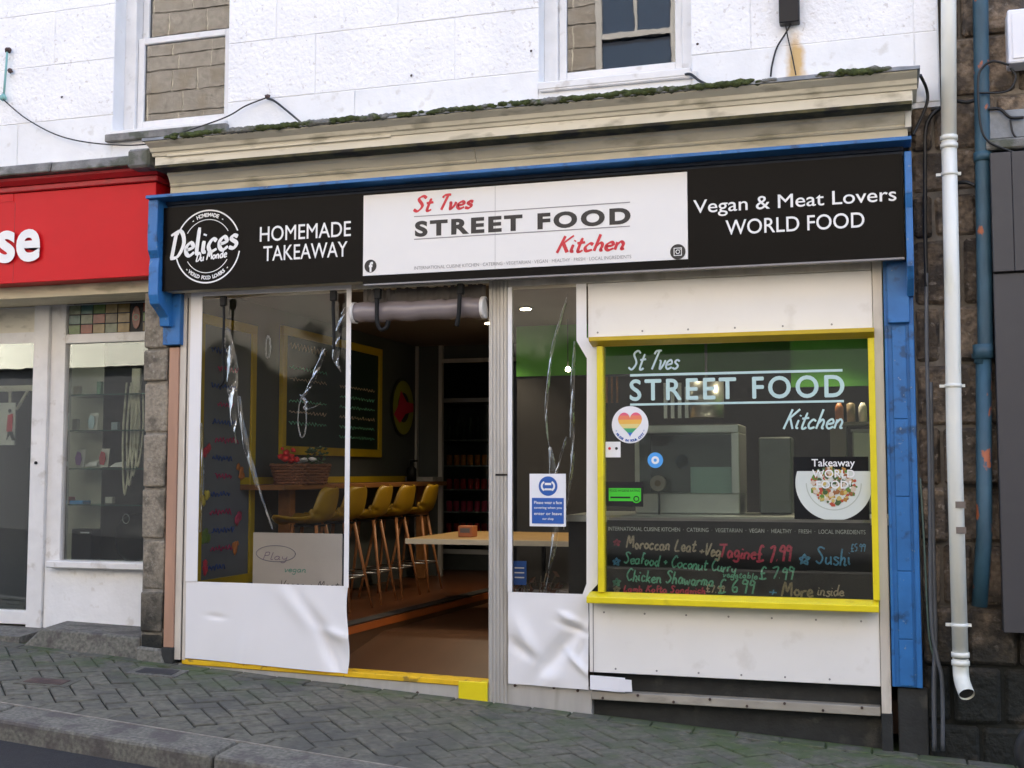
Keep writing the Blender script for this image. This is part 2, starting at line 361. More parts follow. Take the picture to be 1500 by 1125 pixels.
GL = {
 'a': (44, "36,38 20,46 4,25 12,3 28,6 36,34|37,42 36,10 46,2"), 'b': (42, "8,95 6,3|6,25 20,45 36,28 28,4 6,6"), 'c': (38, "36,36 20,45 4,24 14,2 38,8"),
 'd': (44, "36,32 20,45 4,24 12,2 28,4 36,26|42,95 36,50 36,10 44,2"), 'e': (38, "6,22 34,28 24,46 6,34 6,12 20,0 40,10"), 'f': (32, "34,86 22,95 16,80 14,-5|2,45 32,45"),
 'g': (42, "36,38 18,45 4,24 14,4 34,16|37,42 34,-20 20,-34 2,-22"), 'h': (42, "12,95 4,0|6,24 22,45 34,32 32,4 42,2"), 'i': (18, "8,44 6,8 18,4|10,62 12,68"),
 'k': (40, "12,95 4,0|36,44 8,20|14,24 36,0"), 'l': (20, "12,95 6,8 20,4"), 'm': (58, "6,44 4,0|6,28 18,45 28,30 26,0|27,28 38,45 50,30 48,4 58,4"),
 'n': (44, "6,44 4,0|6,26 20,45 34,32 32,4 44,4"), 'o': (40, "22,45 4,24 20,0 38,22 24,45"), 'p': (40, "8,44 2,-34|6,28 22,45 38,24 22,2 6,10"),
 'r': (30, "6,44 4,0|6,24 18,42 32,40"), 's': (34, "34,38 18,45 8,34 30,16 20,0 0,6"), 't': (32, "18,80 12,10 22,0 34,8|0,50 34,54"),
 'u': (42, "6,44 4,10 18,0 34,14|36,44 34,8 44,2"), 'v': (38, "2,42 10,40 16,0 30,20 36,46"), 'w': (54, "4,44 12,0 26,34 38,0 52,46"), 'y': (40, "6,44 10,16 26,12 36,24|38,44 32,-20 14,-34 2,-24"),
 'S': (50, "48,84 28,98 10,80 38,36 22,2 -2,14"), 'T': (56, "0,90 60,97|34,94 24,0"), 'I': (40, "6,78 14,94 44,96|30,94 16,0"), 'K': (56, "22,97 6,0|60,97 14,46|24,52 52,0"),
 'M': (64, "0,0 16,96 30,34 52,96 60,0"), 'L': (46, "18,96 6,6 44,8"), 'V': (44, "4,94 18,0 46,98"), 'C': (50, "50,82 30,98 4,48 22,2 50,16"), 'D': (56, "22,92 8,2|0,84 40,94 56,50 34,6 2,2"),
 'P': (44, "12,95 4,0|10,90 36,92 34,55 10,50"), 'E': (42, "40,92 12,90 4,4 38,4|8,48 32,50"),
 '6': (38, "32,92 8,46 10,8 32,8 32,38 10,34"), '7': (40, "2,88 38,92 14,0"), '9': (38, "34,80 16,94 6,66 32,62|36,88 28,0"), '5': (38, "36,92 10,90 8,55 32,48 28,6 4,6"),
 '2': (38, "6,78 24,94 32,66 4,4 38,4"), '4': (40, "22,94 4,40 38,40|28,60 26,0"), '8': (36, "30,80 12,92 10,66 30,28 14,2 6,26 28,60 30,80"), '3': (36, "6,88 30,88 14,54 34,30 6,4"),
 '£': (48, "44,84 28,96 16,70 18,4|2,44 36,48|0,6 22,2 48,8"), '+': (36, "16,50 16,14|0,32 34,34"), ',': (14, "8,6 2,-12"), '.': (14, "5,4 8,4"), '-': (30, "2,34 26,34"),
 '*': (50, "6,8 22,84 36,6 0,56 46,56 6,8"), ' ': (26, ""), '&': (40, "38,10 10,80 26,92 6,20 20,4 40,40"), 'O': (50, "26,96 4,50 24,2 48,48 28,96"), 'A': (48, "2,0 26,96 44,0|10,36 40,36"), 'W': (60, "2,94 12,0 30,70 42,0 58,96"), 'R': (46, "12,95 4,0|10,90 36,90 32,56 10,50 44,0"),
}
def script(body, x0, z0, h, y, m, parent, name='lettering', w=.1, slant=.25, squeeze=1.0, ang=0.0, width=None, nib=0.0, jitter=0.0, onx=None, seed=1, connect=False):
    """Handwriting: pen strokes as flat ribbons. h = capital height, w = pen width / h."""
    rd = random.Random(seed); total = sum(GL[c][0] + 6 for c in body) / 100 * h
    sx = squeeze if width is None else width / total
    b = B(); cx = 0.0; ca, sa = math.cos(R(ang)), math.sin(R(ang))
    for c in body:
        adv, st = GL[c]; jy = rd.uniform(-jitter, jitter)
        for stroke in filter(None, st.split('|')):
            pts = [tuple(float(q) / 100 for q in p.split(',')) for p in stroke.split()]
            pts = [(p[0] + rd.uniform(-jitter, jitter) * .6, p[1] + jy + rd.uniform(-jitter, jitter) * .6, 0) for p in pts]
            pts = smoothpath(pts, 5) if len(pts) > 2 else [Vector(p) for p in pts]
            q = []
            for p in pts:
                X = (cx + p[0] * sx) * h if False else cx + p[0] * h * sx + p[1] * h * slant; Z = p[1] * h
                q.append(Vector((X * ca - Z * sa, X * sa + Z * ca)))
            vs = []
            for i, p in enumerate(q):
                d = q[min(i + 1, len(q) - 1)] - q[max(i - 1, 0)]
                if d.length < 1e-9: d = Vector((1, 0))
                d.normalize(); nn = Vector((-d.y, d.x))
                ww = w * h * .5
                if nib: ww *= (1 - nib) + nib * abs(d.x * .5 - d.y * .87) * 1.2
                if len(q) > 3 and (i == 0 or i == len(q) - 1): ww *= .7
                for sgn in (1, -1):
                    P = p + nn * ww * sgn
                    vs.append((onx, y + P.x, z0 + P.y) if onx is not None else (x0 + P.x, y, z0 + P.y))
            yo = rd.uniform(0, .0003)
            if onx is None: vs = [(a, bb - yo, cc) for a, bb, cc in vs]
            b.add(vs, [(2 * i, 2 * i + 1, 2 * i + 3, 2 * i + 2) for i in range(len(q) - 1)])
        cx += (adv + 6) / 100 * h * sx
    return b.link(name, m, parent)

# ================================================================ SETTING
def gz(x, y): return -.265 - .058 * x + .03 * y
def kerb_y(x): return -1.42 - .06 * (x + 4.447)        # inner edge of the kerb
KW = .27

b = B(); b.quad((-60, -40, gz(-60, -1.7) - .6), (60, -40, gz(60, -1.7) - .6), (60, 60, gz(60, -1.7) - .6), (-60, 60, gz(-60, -1.7) - .6)); b.link('terrain', 'asphalt', kind='structure')
b = B(); X0, X1 = -14, 10
b.quad((X0, -8.6, gz(X0, -1.7) - .12), (X1, -8.6, gz(X1, -1.7) - .12), (X1, kerb_y(X1) - KW + .02, gz(X1, -1.7) - .11), (X0, kerb_y(X0) - KW + .02, gz(X0, -1.7) - .11))
b.link('road', 'asphalt', kind='structure')
# pavement bed with the paving blocks standing 6 mm proud of it
pav = B()
for i in range(24):
    xa = X0 + i; xb = xa + 1
    pav.hexa([(xa, kerb_y(xa), gz(xa, kerb_y(xa)) - .3), (xb, kerb_y(xb), gz(xb, kerb_y(xb)) - .3), (xb, .6, gz(xb, .0) - .3), (xa, .6, gz(xa, .0) - .3),
              (xa, kerb_y(xa), gz(xa, kerb_y(xa)) - .012), (xb, kerb_y(xb), gz(xb, kerb_y(xb)) - .012), (xb, .6, gz(xb, .6) - .012), (xa, .6, gz(xa, .6) - .012)])
pavement = pav.link('pavement', 'joint', kind='structure')
# kerb
kerb = thing('kerb', None, None, kind='structure')
xs = [-14, -12.4, -10.8, -9.3, -7.7, -6.2, -4.75, -3.27, -1.85, -.4, 1.1, 2.6, 4.1, 5.6, 7.1, 8.6, 10]
rk = random.Random(3)
for xa, xb in zip(xs[:-1], xs[1:]):
    xa += .008; xb -= .008; ya, yb = kerb_y(xa), kerb_y(xb); dz = rk.uniform(-.004, .006); dy = rk.uniform(-.008, .008)
    bb = B(); za, zb = gz(xa, -1.5), gz(xb, -1.5)
    bb.hexa([(xa, ya - KW - .02 + dy, za - .3), (xb, yb - KW - .02 + dy, zb - .3), (xb, yb - .004, zb - .3), (xa, ya - .004, za - .3),
             (xa, ya - KW + dy, za + dz - .012), (xb, yb - KW + dy, zb + dz - .012), (xb, yb - .004, zb + dz + .004), (xa, ya - .004, za + dz + .004)])
    bb.link('kerb_stone', 'kerb', kerb, bevel=.018, seg=2)

ml_ = B(); ml_.hexa([(-14, kerb_y(-14) - .003, gz(-14, -1.4) - .1), (10, kerb_y(10) - .003, gz(10, -1.4) - .1), (10, kerb_y(10) + .012, gz(10, -1.4) - .1), (-14, kerb_y(-14) + .012, gz(-14, -1.4) - .1),
  (-14, kerb_y(-14) - .003, gz(-14, kerb_y(-14)) + .004), (10, kerb_y(10) - .003, gz(10, kerb_y(10)) + .004), (10, kerb_y(10) + .012, gz(10, kerb_y(10)) + .003), (-14, kerb_y(-14) + .012, gz(-14, kerb_y(-14)) + .003)]); ml_.link('mortar_line', 'mortar', kerb)
# paving blocks: 45 degree herringbone, stretcher courses along the kerb and along the shopfront
UL = .125
def paver_mesh(L, W, name):
    g = .0050; H = .05; c = .005
    l, w = L / 2 - g, W / 2 - g
    vs = [(-l, -w, -H), (l, -w, -H), (l, w, -H), (-l, w, -H), (-l, -w, -c), (l, -w, -c), (l, w, -c), (-l, w, -c), (-l + c, -w + c, 0), (l - c, -w + c, 0), (l - c, w - c, 0), (-l + c, w - c, 0)]
    fs = [(0, 1, 5, 4), (1, 2, 6, 5), (2, 3, 7, 6), (3, 0, 4, 7), (4, 5, 9, 8), (5, 6, 10, 9), (6, 7, 11, 10), (7, 4, 8, 11), (8, 9, 10, 11)]
    me = bpy.data.meshes.new(name); me.from_pydata(vs, [], fs); me.materials.append(M['paver']); return me
pm = paver_mesh(2 * UL, UL, 'paving_block')
nrm = Vector((.058, -.03, 1)).normalized(); tilt = Vector((0, 0, 1)).rotation_difference(nrm)
spots = []
def front_y(x): return -.012 if x > -4.7 else (.02)
ca = math.sqrt(.5)
for i in range(-110, 110):
    for j in range(-110, 110):
        k = (i - j) % 4
        if k == 0: cx, cy, a = i + 1, j + .5, 45
        elif k == 3: cx, cy, a = i + .5, j + 1, 135
        else: continue
        x = (cx - cy) * ca * UL - 2.5; y = (cx + cy) * ca * UL - .7
        if -8 < x < 2.2 and kerb_y(x) + .245 < y < front_y(x) - .25: spots.append((x, y, a))
        elif -8 < x < 2.2 and kerb_y(x) + .02 < y < front_y(x) - .03: spots.append((x, y, a, 1))
x = -8
ang = math.degrees(math.atan(-.06))
while x < 2.2:
    spots.append((x, kerb_y(x) + .068, ang, 'k')); spots.append((x + .04, front_y(x) - .066, 0, 'k')) ; x += 2 * UL
# cut blocks of the herringbone's ragged edge lie a hair lower so the border courses cover them
vis = []
dgv = bpy.context.view_layer; dgv.update()
for s_ in spots:
    if s_[-1] == 1 and len(s_) == 4: continue
    p = Vector((s_[0], s_[1], gz(s_[0], s_[1]))); c2 = world_to_camera_view(scene, cam, p)
    d = (p - cam.location).length
    inside = -.02 < c2.x < 1.02 and -.03 < c2.y < 1.02
    vis.append((0 if inside else 1, d, s_))
vis.sort(key=lambda t: (t[0], t[1]))
rp = random.Random(5); rest = B()
for n_, (o_, d, s_) in enumerate(vis):
    q = tilt @ Matrix.Rotation(R(s_[2]), 3, 'Z').to_quaternion()
    wob = Matrix.Rotation(R(rp.uniform(-1.6, 1.6)), 3, (rp.uniform(-1, 1), rp.uniform(-1, 1), 0.01)).to_quaternion()
    loc = Vector((s_[0], s_[1], gz(s_[0], s_[1]) + (rp.uniform(-.003, .002) if len(s_) == 3 else .0025)))
    if n_ < 299 and o_ == 0:
        o = bpy.data.objects.new('paving_block', pm); C.objects.link(o); o.parent = pavement
        o.location = loc - OFF[pavement.name]; o.rotation_mode = 'QUATERNION'; o.rotation_quaternion = wob @ q
    else:
        mt = Matrix.Translation(loc) @ (wob @ q).to_matrix().to_4x4()
        rest.add([mt @ v.co for v in pm.vertices], [tuple(f.vertices) for f in pm.polygons])
for s_ in spots:
    if len(s_) == 4 and s_[3] == 1:
        q = tilt @ Matrix.Rotation(R(s_[2]), 3, 'Z').to_quaternion(); mt = Matrix.Translation(Vector((s_[0], s_[1], gz(s_[0], s_[1]) - .0045))) @ q.to_matrix().to_4x4()
        rest.add([mt @ v.co for v in pm.vertices], [tuple(f.vertices) for f in pm.polygons])
rest.link('paving_blocks_beyond', 'paver', pavement, kind='stuff')

def cover(name, label, cat, cx, cy, lx, ly, rot, m, frame):
    t = thing(name, label, cat, (cx, cy, gz(cx, cy)))
    def qd(bb, l, w, h0, h1):
        rr = Matrix.Rotation(R(rot), 3, 'Z'); pts = []
        for h in (h0, h1):
            for sx, sy in ((-1, -1), (1, -1), (1, 1), (-1, 1)):
                v = rr @ Vector((sx * l, sy * w, 0)); pts.append((cx + v.x, cy + v.y, gz(cx + v.x, cy + v.y) + h))
        bb.hexa(pts); return bb
    qd(B(), lx, ly, -.02, .006).link('surround', frame, t)
    qd(B(), lx * .72, ly * .62, -.01, .0095).link('lid', m, t)
cover('drain_cover', 'small square dark drain cover in a mossy surround near the yellow threshold', 'drain cover', -4.56, -.30, .17, .11, 8, 'drain', 'kerb')
cover('water_cover', 'rusty brown rectangular access cover in the paving near the kerb', 'access cover', -4.98, -.86, .17, .10, 10, 'grille_metal', 'paver')

# ---------------------------------------------------------------- upper building
house = thing('terraced_building', 'white painted rough stone building above the shop, with two sash windows', 'building', (-2.4, -.05, 3.4))
WY = -.05
W1 = (-5.19, -4.265, 3.70, 5.3); W2 = (-2.03, -1.06, 3.745, 5.3)
XL, XR = -9.0, 0.371
core = B()
core.box(XL, W1[0], WY + .006, .35, 3.40, 5.9); core.box(W1[1], W2[0], WY + .006, .35, 3.40, 5.9); core.box(W2[1], XR - .002, WY + .006, .35, 3.40, 5.9)
core.box(W1[0], W1[1], WY + .006, .35, 3.40, W1[2]); core.box(W2[0], W2[1], WY + .006, .35, 3.40, W2[2])
core.box(W1[0], W1[1], WY + .006, .35, W1[3], 5.9); core.box(W2[0], W2[1], WY + .006, .35, W2[3], 5.9)
core.link('wall', 'wall_smooth', house)
mass = B(); mass.box(-16, 9, .36, 6.9, 2.72, 9.4); mass.box(-16, 9, 6.5, 6.9, -1.5, 2.72); mass.box(-16, XL, -.04, .36, 2.72, 9.4); mass.box(XL, 9, -.04, .355, 5.902, 9.4); mass.box(3.0, 9, -.04, 6.5, -1.5, 5.9); mass.box(-16, XL, .3, 6.5, -1.5, 2.72)
mass.link('sun_blocking_storeys', 'wall_smooth', house)  # unseen storeys and rear mass, added to block the sun from behind
rb = random.Random(11)
def cut(xa, xb, z0, z1):
    segs = [(xa, xb)]
    for w in (W1, W2):
        if z1 > w[2] + .02 and z0 < w[3] - .02:
            ns = []
            for a, c in segs:
                if c <= w[0] or a >= w[1]: ns.append((a, c)); continue
                if a < w[0] - .03: ns.append((a, w[0]))
                if c > w[1] + .03: ns.append((w[1], c))
            segs = ns
    return segs
def course(z0, z1, joints, m, dy=.0):
    for a, c in zip(joints[:-1], joints[1:]):
        for xa, xb in cut(a, c, z0, z1):
            e = rb.uniform(-.0015, .0015) + dy; g = .0012
            zz0 = z0
            for w in (W1, W2):
                if abs(xa - w[0]) < 0: pass
            B().box(xa + g, xb - g, WY + e, WY + .03, zz0 + g, z1 - g).link('wall_stone', m, house, bevel=.003, seg=1)
sj = [XL, -7.3, -6.0, -5.19, -4.265, -3.307, -2.03, -1.06, .235, XR - .004]
for a, c in zip(sj[:-1], sj[1:]):
    z1 = 3.842
    if (a, c) == (-5.19, -4.265): z1 = W1[2] - .004
    if (a, c) == (-2.03, -1.06): z1 = W2[2] - .004
    B().box(a + .002, c - .002, WY - .002 + rb.uniform(-.001, .001), WY + .03, 3.43, z1).link('wall_stone', 'wall_smooth', house, bevel=.004)
course(3.846, 4.26, [XL, -7.8, -6.3, -5.19, -3.6, -2.6, -2.03, -.7, .235, XR - .004], 'wall_white')
course(4.26, 4.66, [XL, -7.1, -5.7, -5.19, -3.9, -3.0, -2.03, -.35, XR - .004], 'wall_white')
course(4.66, 5.10, [XL, -7.6, -6.2, -5.19, -3.4, -2.4, -2.03, -.8, XR - .004], 'wall_white')
course(5.10, 5.88, [XL, -7.6, -6.2, -3.4, -2.4, -.8, XR - .004], 'wall_white')
# sash windows
def sash(w, meet, glx0, glx1, glz0, label):
    x0, x1, z0, z1 = w; t = B(); y0 = .075
    t.box(x0, x0 + .09, y0, .3, z0, z1); t.box(x1 - .075, x1, y0, .3, z0, z1); t.box(x0 + .09, x1 - .075, y0, .3, z0, z0 + .05)
    t.prism([(WY - .03, z0 - .03), (WY - .03, z0 + .015), (y0, z0 + .045), (y0, z0 - .03)], 'x', x0 - .0, x1)
    win = t.link('sash_window', 'frame_white', house, label=label, bevel=.004)
    a, c = x0 + .09, x1 - .075
    lo = B(); yl = .105
    lo.box(a + .002, a + .052, yl, yl + .045, z0 + .052, meet); lo.box(c - .047, c - .002, yl, yl + .045, z0 + .052, meet); lo.box(a + .052, c - .047, yl, yl + .045, z0 + .052, z0 + .125); lo.box(a + .052, c - .047, yl, yl + .045, meet - .045, meet)
    lo.link('lower_sash', 'frame_white', win, bevel=.004)
    up = B(); yu = .155
    up.box(a + .002, a + .05, yu, yu + .045, meet - .03, z1); up.box(c - .045, c - .002, yu, yu + .045, meet - .03, z1); up.box(a + .05, c - .045, yu, yu + .045, meet - .03, meet + .02); up.link('upper_sash', 'frame_white', win, bevel=.003)
    B().box(a + .052, c - .047, yl + .02, yl + .024, z0 + .125, meet - .045).link('pane', 'glass_up', win)
    B().box(a + .05, c - .045, yu + .02, yu + .024, meet + .02, z1).link('pane', 'glass_up', win)
    B().box(a + .01, c - .01, yu + .10, yu + .12, z0 + .06, z1).link('dark_room_sheet', 'room_dark', win)  # dark sheet standing in for the unlit room behind the panes
sash(W1, 4.44, 0, 0, 0, 'sash window with meeting rail in view, above the red sign')
sash(W2, 4.75, 0, 0, 0, 'sash window reflecting stone and blue glass, above the middle of the shop')
B().box(W1[0] - .03, W1[1] + .02, WY - .05, WY - .004, 3.635, 3.69).link('slate_sill', 'slate', house, bevel=.006)
B().box(W2[0] + .01, W2[1] + .04, WY - .025, WY - .006, 3.70, 3.742).link('painted_sill', 'frame_white', house, bevel=.006)

# cornice over the shop
corn = thing('shop_cornice', 'cream moulded timber cornice with mossy lead flashing on top', 'cornice', (-2.2, -.05, 3.18))
cx0, cx1 = -4.655, .205
def prof(pts, xa, xb): return B().prism(pts, 'x', xa, xb)
B().prism([(-.125, 3.183), (-.125, 3.262), (-.055, 3.262), (-.055, 3.183)], 'x', cx0, cx1 - .02).link('frieze', 'cream', corn)
B().prism([(-.138, 3.262), (-.145, 3.272), (-.145, 3.282), (-.15, 3.286), (-.172, 3.325), (-.185, 3.335), (-.185, 3.352), (-.055, 3.352), (-.055, 3.262)], 'x', cx0 + .01, -2.42).link('bed_moulding', 'cream', corn)
B().prism([(-.138, 3.262), (-.145, 3.272), (-.145, 3.282), (-.15, 3.286), (-.172, 3.325), (-.185, 3.335), (-.185, 3.352), (-.055, 3.352), (-.055, 3.262)], 'x', -2.415, cx1 - .035).link('bed_moulding', 'cream', corn)
B().box(cx1 - .033, cx1 - .0, -.16, -.055, 3.262, 3.352).link('return_block', 'cream_light', corn)
B().prism([(-.31, 3.354), (-.318, 3.36), (-.318, 3.425), (-.055, 3.425), (-.055, 3.354)], 'x', cx0, cx1 + .005).link('corona', 'cream_light', corn, bevel=.003)
B().prism([(-.325, 3.427), (-.335, 3.447), (-.35, 3.452), (-.362, 3.475), (-.40, 3.492), (-.415, 3.50), (-.415, 3.512), (-.055, 3.512), (-.055, 3.427)], 'x', cx0 - .015, cx1 + .03).link('crown_moulding', 'cream_light', corn)
B().box(cx0 + .004, cx1 - .0, -.3215, -.19, 3.3475, 3.3528).link('grimy_soffit', 'grime', corn); B().box(cx0 + .002, cx1 + .002, -.3215, -.3185, 3.3530, 3.366).link('grimy_drip_edge', 'grime', corn)
B().box(-4.55, -2.93, -.335, -.326, 3.418, 3.432).link('batten', 'cream_light', corn)
fl = B(); rn = random.Random(4); n_ = 90
for i in range(n_):
    xa = cx0 - .03 + (cx1 + .075 - cx0) * i / n_; xb = cx0 - .03 + (cx1 + .075 - cx0) * (i + 1) / n_
    if i == 0: h0 = .02
    h1 = .018 + rn.uniform(-.004, .006)
    fl.hexa([(xa, -.432, 3.513 - .006), (xb, -.432, 3.513 - .006), (xb, -.054, 3.514), (xa, -.054, 3.514), (xa, -.428, 3.513 + h0 * .8), (xb, -.428, 3.513 + h1 * .8), (xb, -.054, 3.545), (xa, -.054, 3.545)]); h0 = h1
flash = fl.link('lead_flashing', 'lead', corn)
ms = B(); rm = random.Random(9)
for i in range(2200):
    x = rm.uniform(cx0, cx1 - .12)
    if math.sin(x * 3.1) + math.sin(x * 7.3 + 1) * .7 + rm.uniform(-.8, .8) < -.75: continue
    r = rm.uniform(.010, .024); y = -.432 + rm.random() ** 2.5 * .12
    ms.blob((x, y, 3.528 + (y + .43) * .05 + rm.uniform(-.014, .004)), r, i, 1, (1.5, .9, .75))
ms.link('moss', 'moss', flash, kind='stuff')

# slate ledge and red shop sign on the left
led = thing('slate_ledge', 'weathered grey slate ledge running above the red sign', 'ledge', (-6.2, -.2, 3.4))
for xa, xb in ((-9, -7.4), (-7.39, -6.2), (-6.19, -5.52), (-5.51, -4.86)):
    bb = B(); z = rb.uniform(-.004, .006)
    bb.hexa([(xa, -.30, 3.393 + z), (xb, -.30, 3.393 + z), (xb, -.053, 3.393), (xa, -.053, 3.393), (xa, -.285, 3.462 + z), (xb, -.285, 3.462 + z), (xb, -.053, 3.525), (xa, -.053, 3.525)]).link('slate', 'slate', led, bevel=.008)
B().box(-4.86, -4.69, -.34, -.053, 3.36, 3.49).link('end_block', 'slate', led, bevel=.015)
red = thing('red_shop_sign', 'bright red fascia sign with white letters se at its end', 'sign', (-6.0, -.16, 2.64))
B().box(-9, -4.72, -.19, .1, 3.30, 3.34).link('lower_moulding', 'red_mould', red, bevel=.006)
B().prism([(-.20, 3.342), (-.235, 3.37), (-.24, 3.388), (.1, 3.388), (.1, 3.342)], 'x', -9, -4.705).link('upper_moulding', 'red_mould', red)
B().box(-6.9, -6.896, -.1665, -.1651, 2.65, 3.23).link('panel_seam', 'red_mould', red); B().box(-5.909, -5.909 + .004, -.1662, -.1651, 2.65, 3.23).link('panel_seam', 'red_mould', red)
rpn = B().box(-9, -4.745, -.165, .08, 2.645, 3.298).link('sign_panel', 'red_sign', red, bevel=.004)
B().box(-9, -5.921, -.17, -.1651, 3.24, 3.295).link('upper_strip', 'red_sign', rpn)
text('se', -6.038, -5.668, 2.790, 3.026, -.186, 'letter_white', rpn, bold=.03)
B().box(-9, -4.70, -.02, .34, 2.56, 2.643).link('soffit_board', 'cream', red)

# stone pier between the shops
pier = thing('stone_pier', 'narrow pier of rough granite blocks between the two shopfronts', 'pier', (-4.8, -.02, 0))
pz = [-.02, .20, .488, .837, 1.189, 1.567, 1.923, 2.153, 2.56]
for k, (a, c) in enumerate(zip(pz[:-1], pz[1:])):
    w0 = rb.uniform(-.012, .012); w1 = rb.uniform(-.006, .006); d = rb.uniform(-.012, .012)
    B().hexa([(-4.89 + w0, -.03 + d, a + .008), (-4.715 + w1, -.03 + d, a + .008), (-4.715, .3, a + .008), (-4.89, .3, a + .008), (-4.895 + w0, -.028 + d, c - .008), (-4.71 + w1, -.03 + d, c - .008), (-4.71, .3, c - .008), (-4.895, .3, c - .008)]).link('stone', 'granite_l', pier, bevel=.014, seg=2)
B().box(-4.885, -4.72, -.012, .29, -.1, 2.55).link('mortar_core', 'mortar', pier)

# ---------------------------------------------------------------- left shop
ls = thing('left_shopfront', 'white framed shopfront with glazed door under the red sign', 'shopfront', (-5.8, .4, .15))
LY = .40
xd = -6.149; xp = -6.014; xw0 = -5.885
B().box(-9, -4.9, LY, LY + .08, 2.562, 2.56).link('head_beam', 'frame_white', ls, bevel=.004)
B().box(-9, xd, LY + .02, LY + .06, 2.286, 2.370).link('door_transom', 'frame_white', ls)
B().box(-9, xd, LY + .03, LY + .04, 2.370 + .0, 2.598).link('fanlight_panel', 'cream_light', ls)
B().box(xd, xp, LY - .03, LY + .09, .14, 2.609 + .1).link('door_post', 'frame_white', ls, bevel=.004)
B().box(xp, xw0, LY, LY + .09, .16, 2.604 + .1).link('window_post', 'frame_white', ls, bevel=.004)
B().cyl((-6.092, LY - .04, 1.369), (-6.092, LY - .028, 1.369), .012).link('lock', 'dark_plastic', ls)
B().box(-9, xd, LY - .02, LY + .05, .16, .26).link('door_bottom_rail', 'frame_white', ls, bevel=.004)
B().box(-9, xd - .002, LY + .02, LY + .026, .262, 2.286).link('door_pane', 'glass', ls)
B().box(xw0, -4.9, LY, LY + .08, 2.270, 2.338).link('window_transom', 'frame_white', ls, bevel=.003)
B().box(xw0 - .06, -4.88, LY - .08, LY + .08, 0.572 + .02, 0.637+.005).link('window_sill', 'frame_white', ls, bevel=.006)
B().box(xw0 + .02, -4.9, LY + .03, LY + .036, 0.637, 2.270).link('window_pane', 'glass', ls)
B().box(xp + .01, -4.88, LY - .01, LY + .08, .14, 0.572 + .018).link('stall_riser', 'wall_smooth', ls)
# leaded coloured top light
tl = B().box(xw0 + .005, -4.9, LY + .028, LY + .03, 2.338, 2.562).link('leaded_light', 'dark_plastic', ls)
gc = [(.10, .16, .05), (.22, .15, .05), (.20, .05, .03), (.05, .12, .10), (.24, .18, .08), (.13, .10, .05), (.16, .19, .12)]
gm = [mat('coloured_glass', c, .15, .2, 20, .002, 20) for c in gc]
za, zb = 2.338, 2.562; xa, xb = xw0 + .005, -4.905; nc = 9
for r_ in range(3):
    for c_ in range(nc):
        if c_ == 5 : continue
        x = xa + (xb - xa) * c_ / nc; z = za + (zb - za) * r_ / 3
        B().box(x + .005, x + (xb - xa) / nc - .004, LY + .022, LY + .0275, z + .005, z + (zb - za) / 3 - .004).link('coloured_pane', gm[(c_ * 2 + r_ * 3 + c_ * r_) % 7], tl)
xc = xa + (xb - xa) * 5.5 / nc; zc = (za + zb) / 2
B().disc(xc, LY + .021, zc, .034, 20, .085, .006).link('coloured_pane', gm[2], tl); B().ring(xc, LY + .019, zc, .018, .026, n=16).link('coloured_pane', gm[5], tl)
# granite step
B().hexa([(-5.933, -.02, 0), (-4.90, -.02, -.03), (-4.90, .42, -.03), (-5.933, .42, 0), (-5.715, .0, .195), (-4.90, .0, .165), (-4.90, .42, .175), (-5.715-.1, .42, .20)]).link('granite_step', 'kerb', label='long worn granite step below the left shop window', cat='step', bevel=.015, seg=2)
B().hexa([(-9, .05, 0), (-5.933-.005, .05, 0), (-5.933-.005, .6, 0), (-9, .6, 0), (-9, .05, .15), (-5.933-.005, .05, .12), (-5.933-.005, .6, .155), (-9, .6, .22)]).link('door_step', 'kerb', label='grey paved threshold in front of the left shop door', cat='step')
B().hexa([(-4.9, -.06, -.05), (-4.647, -.06, -.05), (-4.647, .1, -.05), (-4.9, .1, -.05), (-4.9, -.05, .11), (-4.714, -.05, .10), (-4.647, .1, .09), (-4.9, .1, .11)]).link('pier_footing', 'kerb', pier, bevel=.015)
# display inside the left shop window
lsr = thing('display_window_box', 'pale green backed display box inside the left shop window', 'display', (-5.3, .9, .6))
B().box(-6.243, -5.825, .80, .82, .62, 2.56).link('back_panel', 'room_light', lsr)
B().box(-5.825 + .001, -4.713, .80, .82, .62, 2.56).link('dark_back_panel', 'room_dark', lsr)
B().box(xw0 - .25, -4.7, LY + .1, .95, .60, .62).link('base_board', 'room_light', lsr)
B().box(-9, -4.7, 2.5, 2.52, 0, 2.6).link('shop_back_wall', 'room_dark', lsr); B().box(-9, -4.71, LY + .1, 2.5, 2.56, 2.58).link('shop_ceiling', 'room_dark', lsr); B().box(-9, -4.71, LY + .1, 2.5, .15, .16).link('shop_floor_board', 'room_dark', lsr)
B().box(-4.712, -4.70, LY - .1, 2.5, .1, 2.58).link('side_wall', 'room_dark', lsr)
for k, py in enumerate((1.883, 1.611, 1.323, 1.053)):
    B().box(xw0 - .1, -4.85, .48, .92, py - .004, py + .004).link('glass_shelf', 'glass_shelf', label=['highest', 'second', 'third', 'lowest'][k] + ' glass shelf in the left display window', cat='glass shelf', group='glass shelves in the left window')
pic = [(118, 685, 'small postcard with a purple figure on the third glass shelf', (.25, .12, .35)), (153, 685, 'small postcard with a red figure on the third glass shelf', (.5, .08, .10)), (137, 632, 'pale blue and white card standing on the second glass shelf', (.45, .6, .7))]
flat('card_white', (.72, .72, .70))
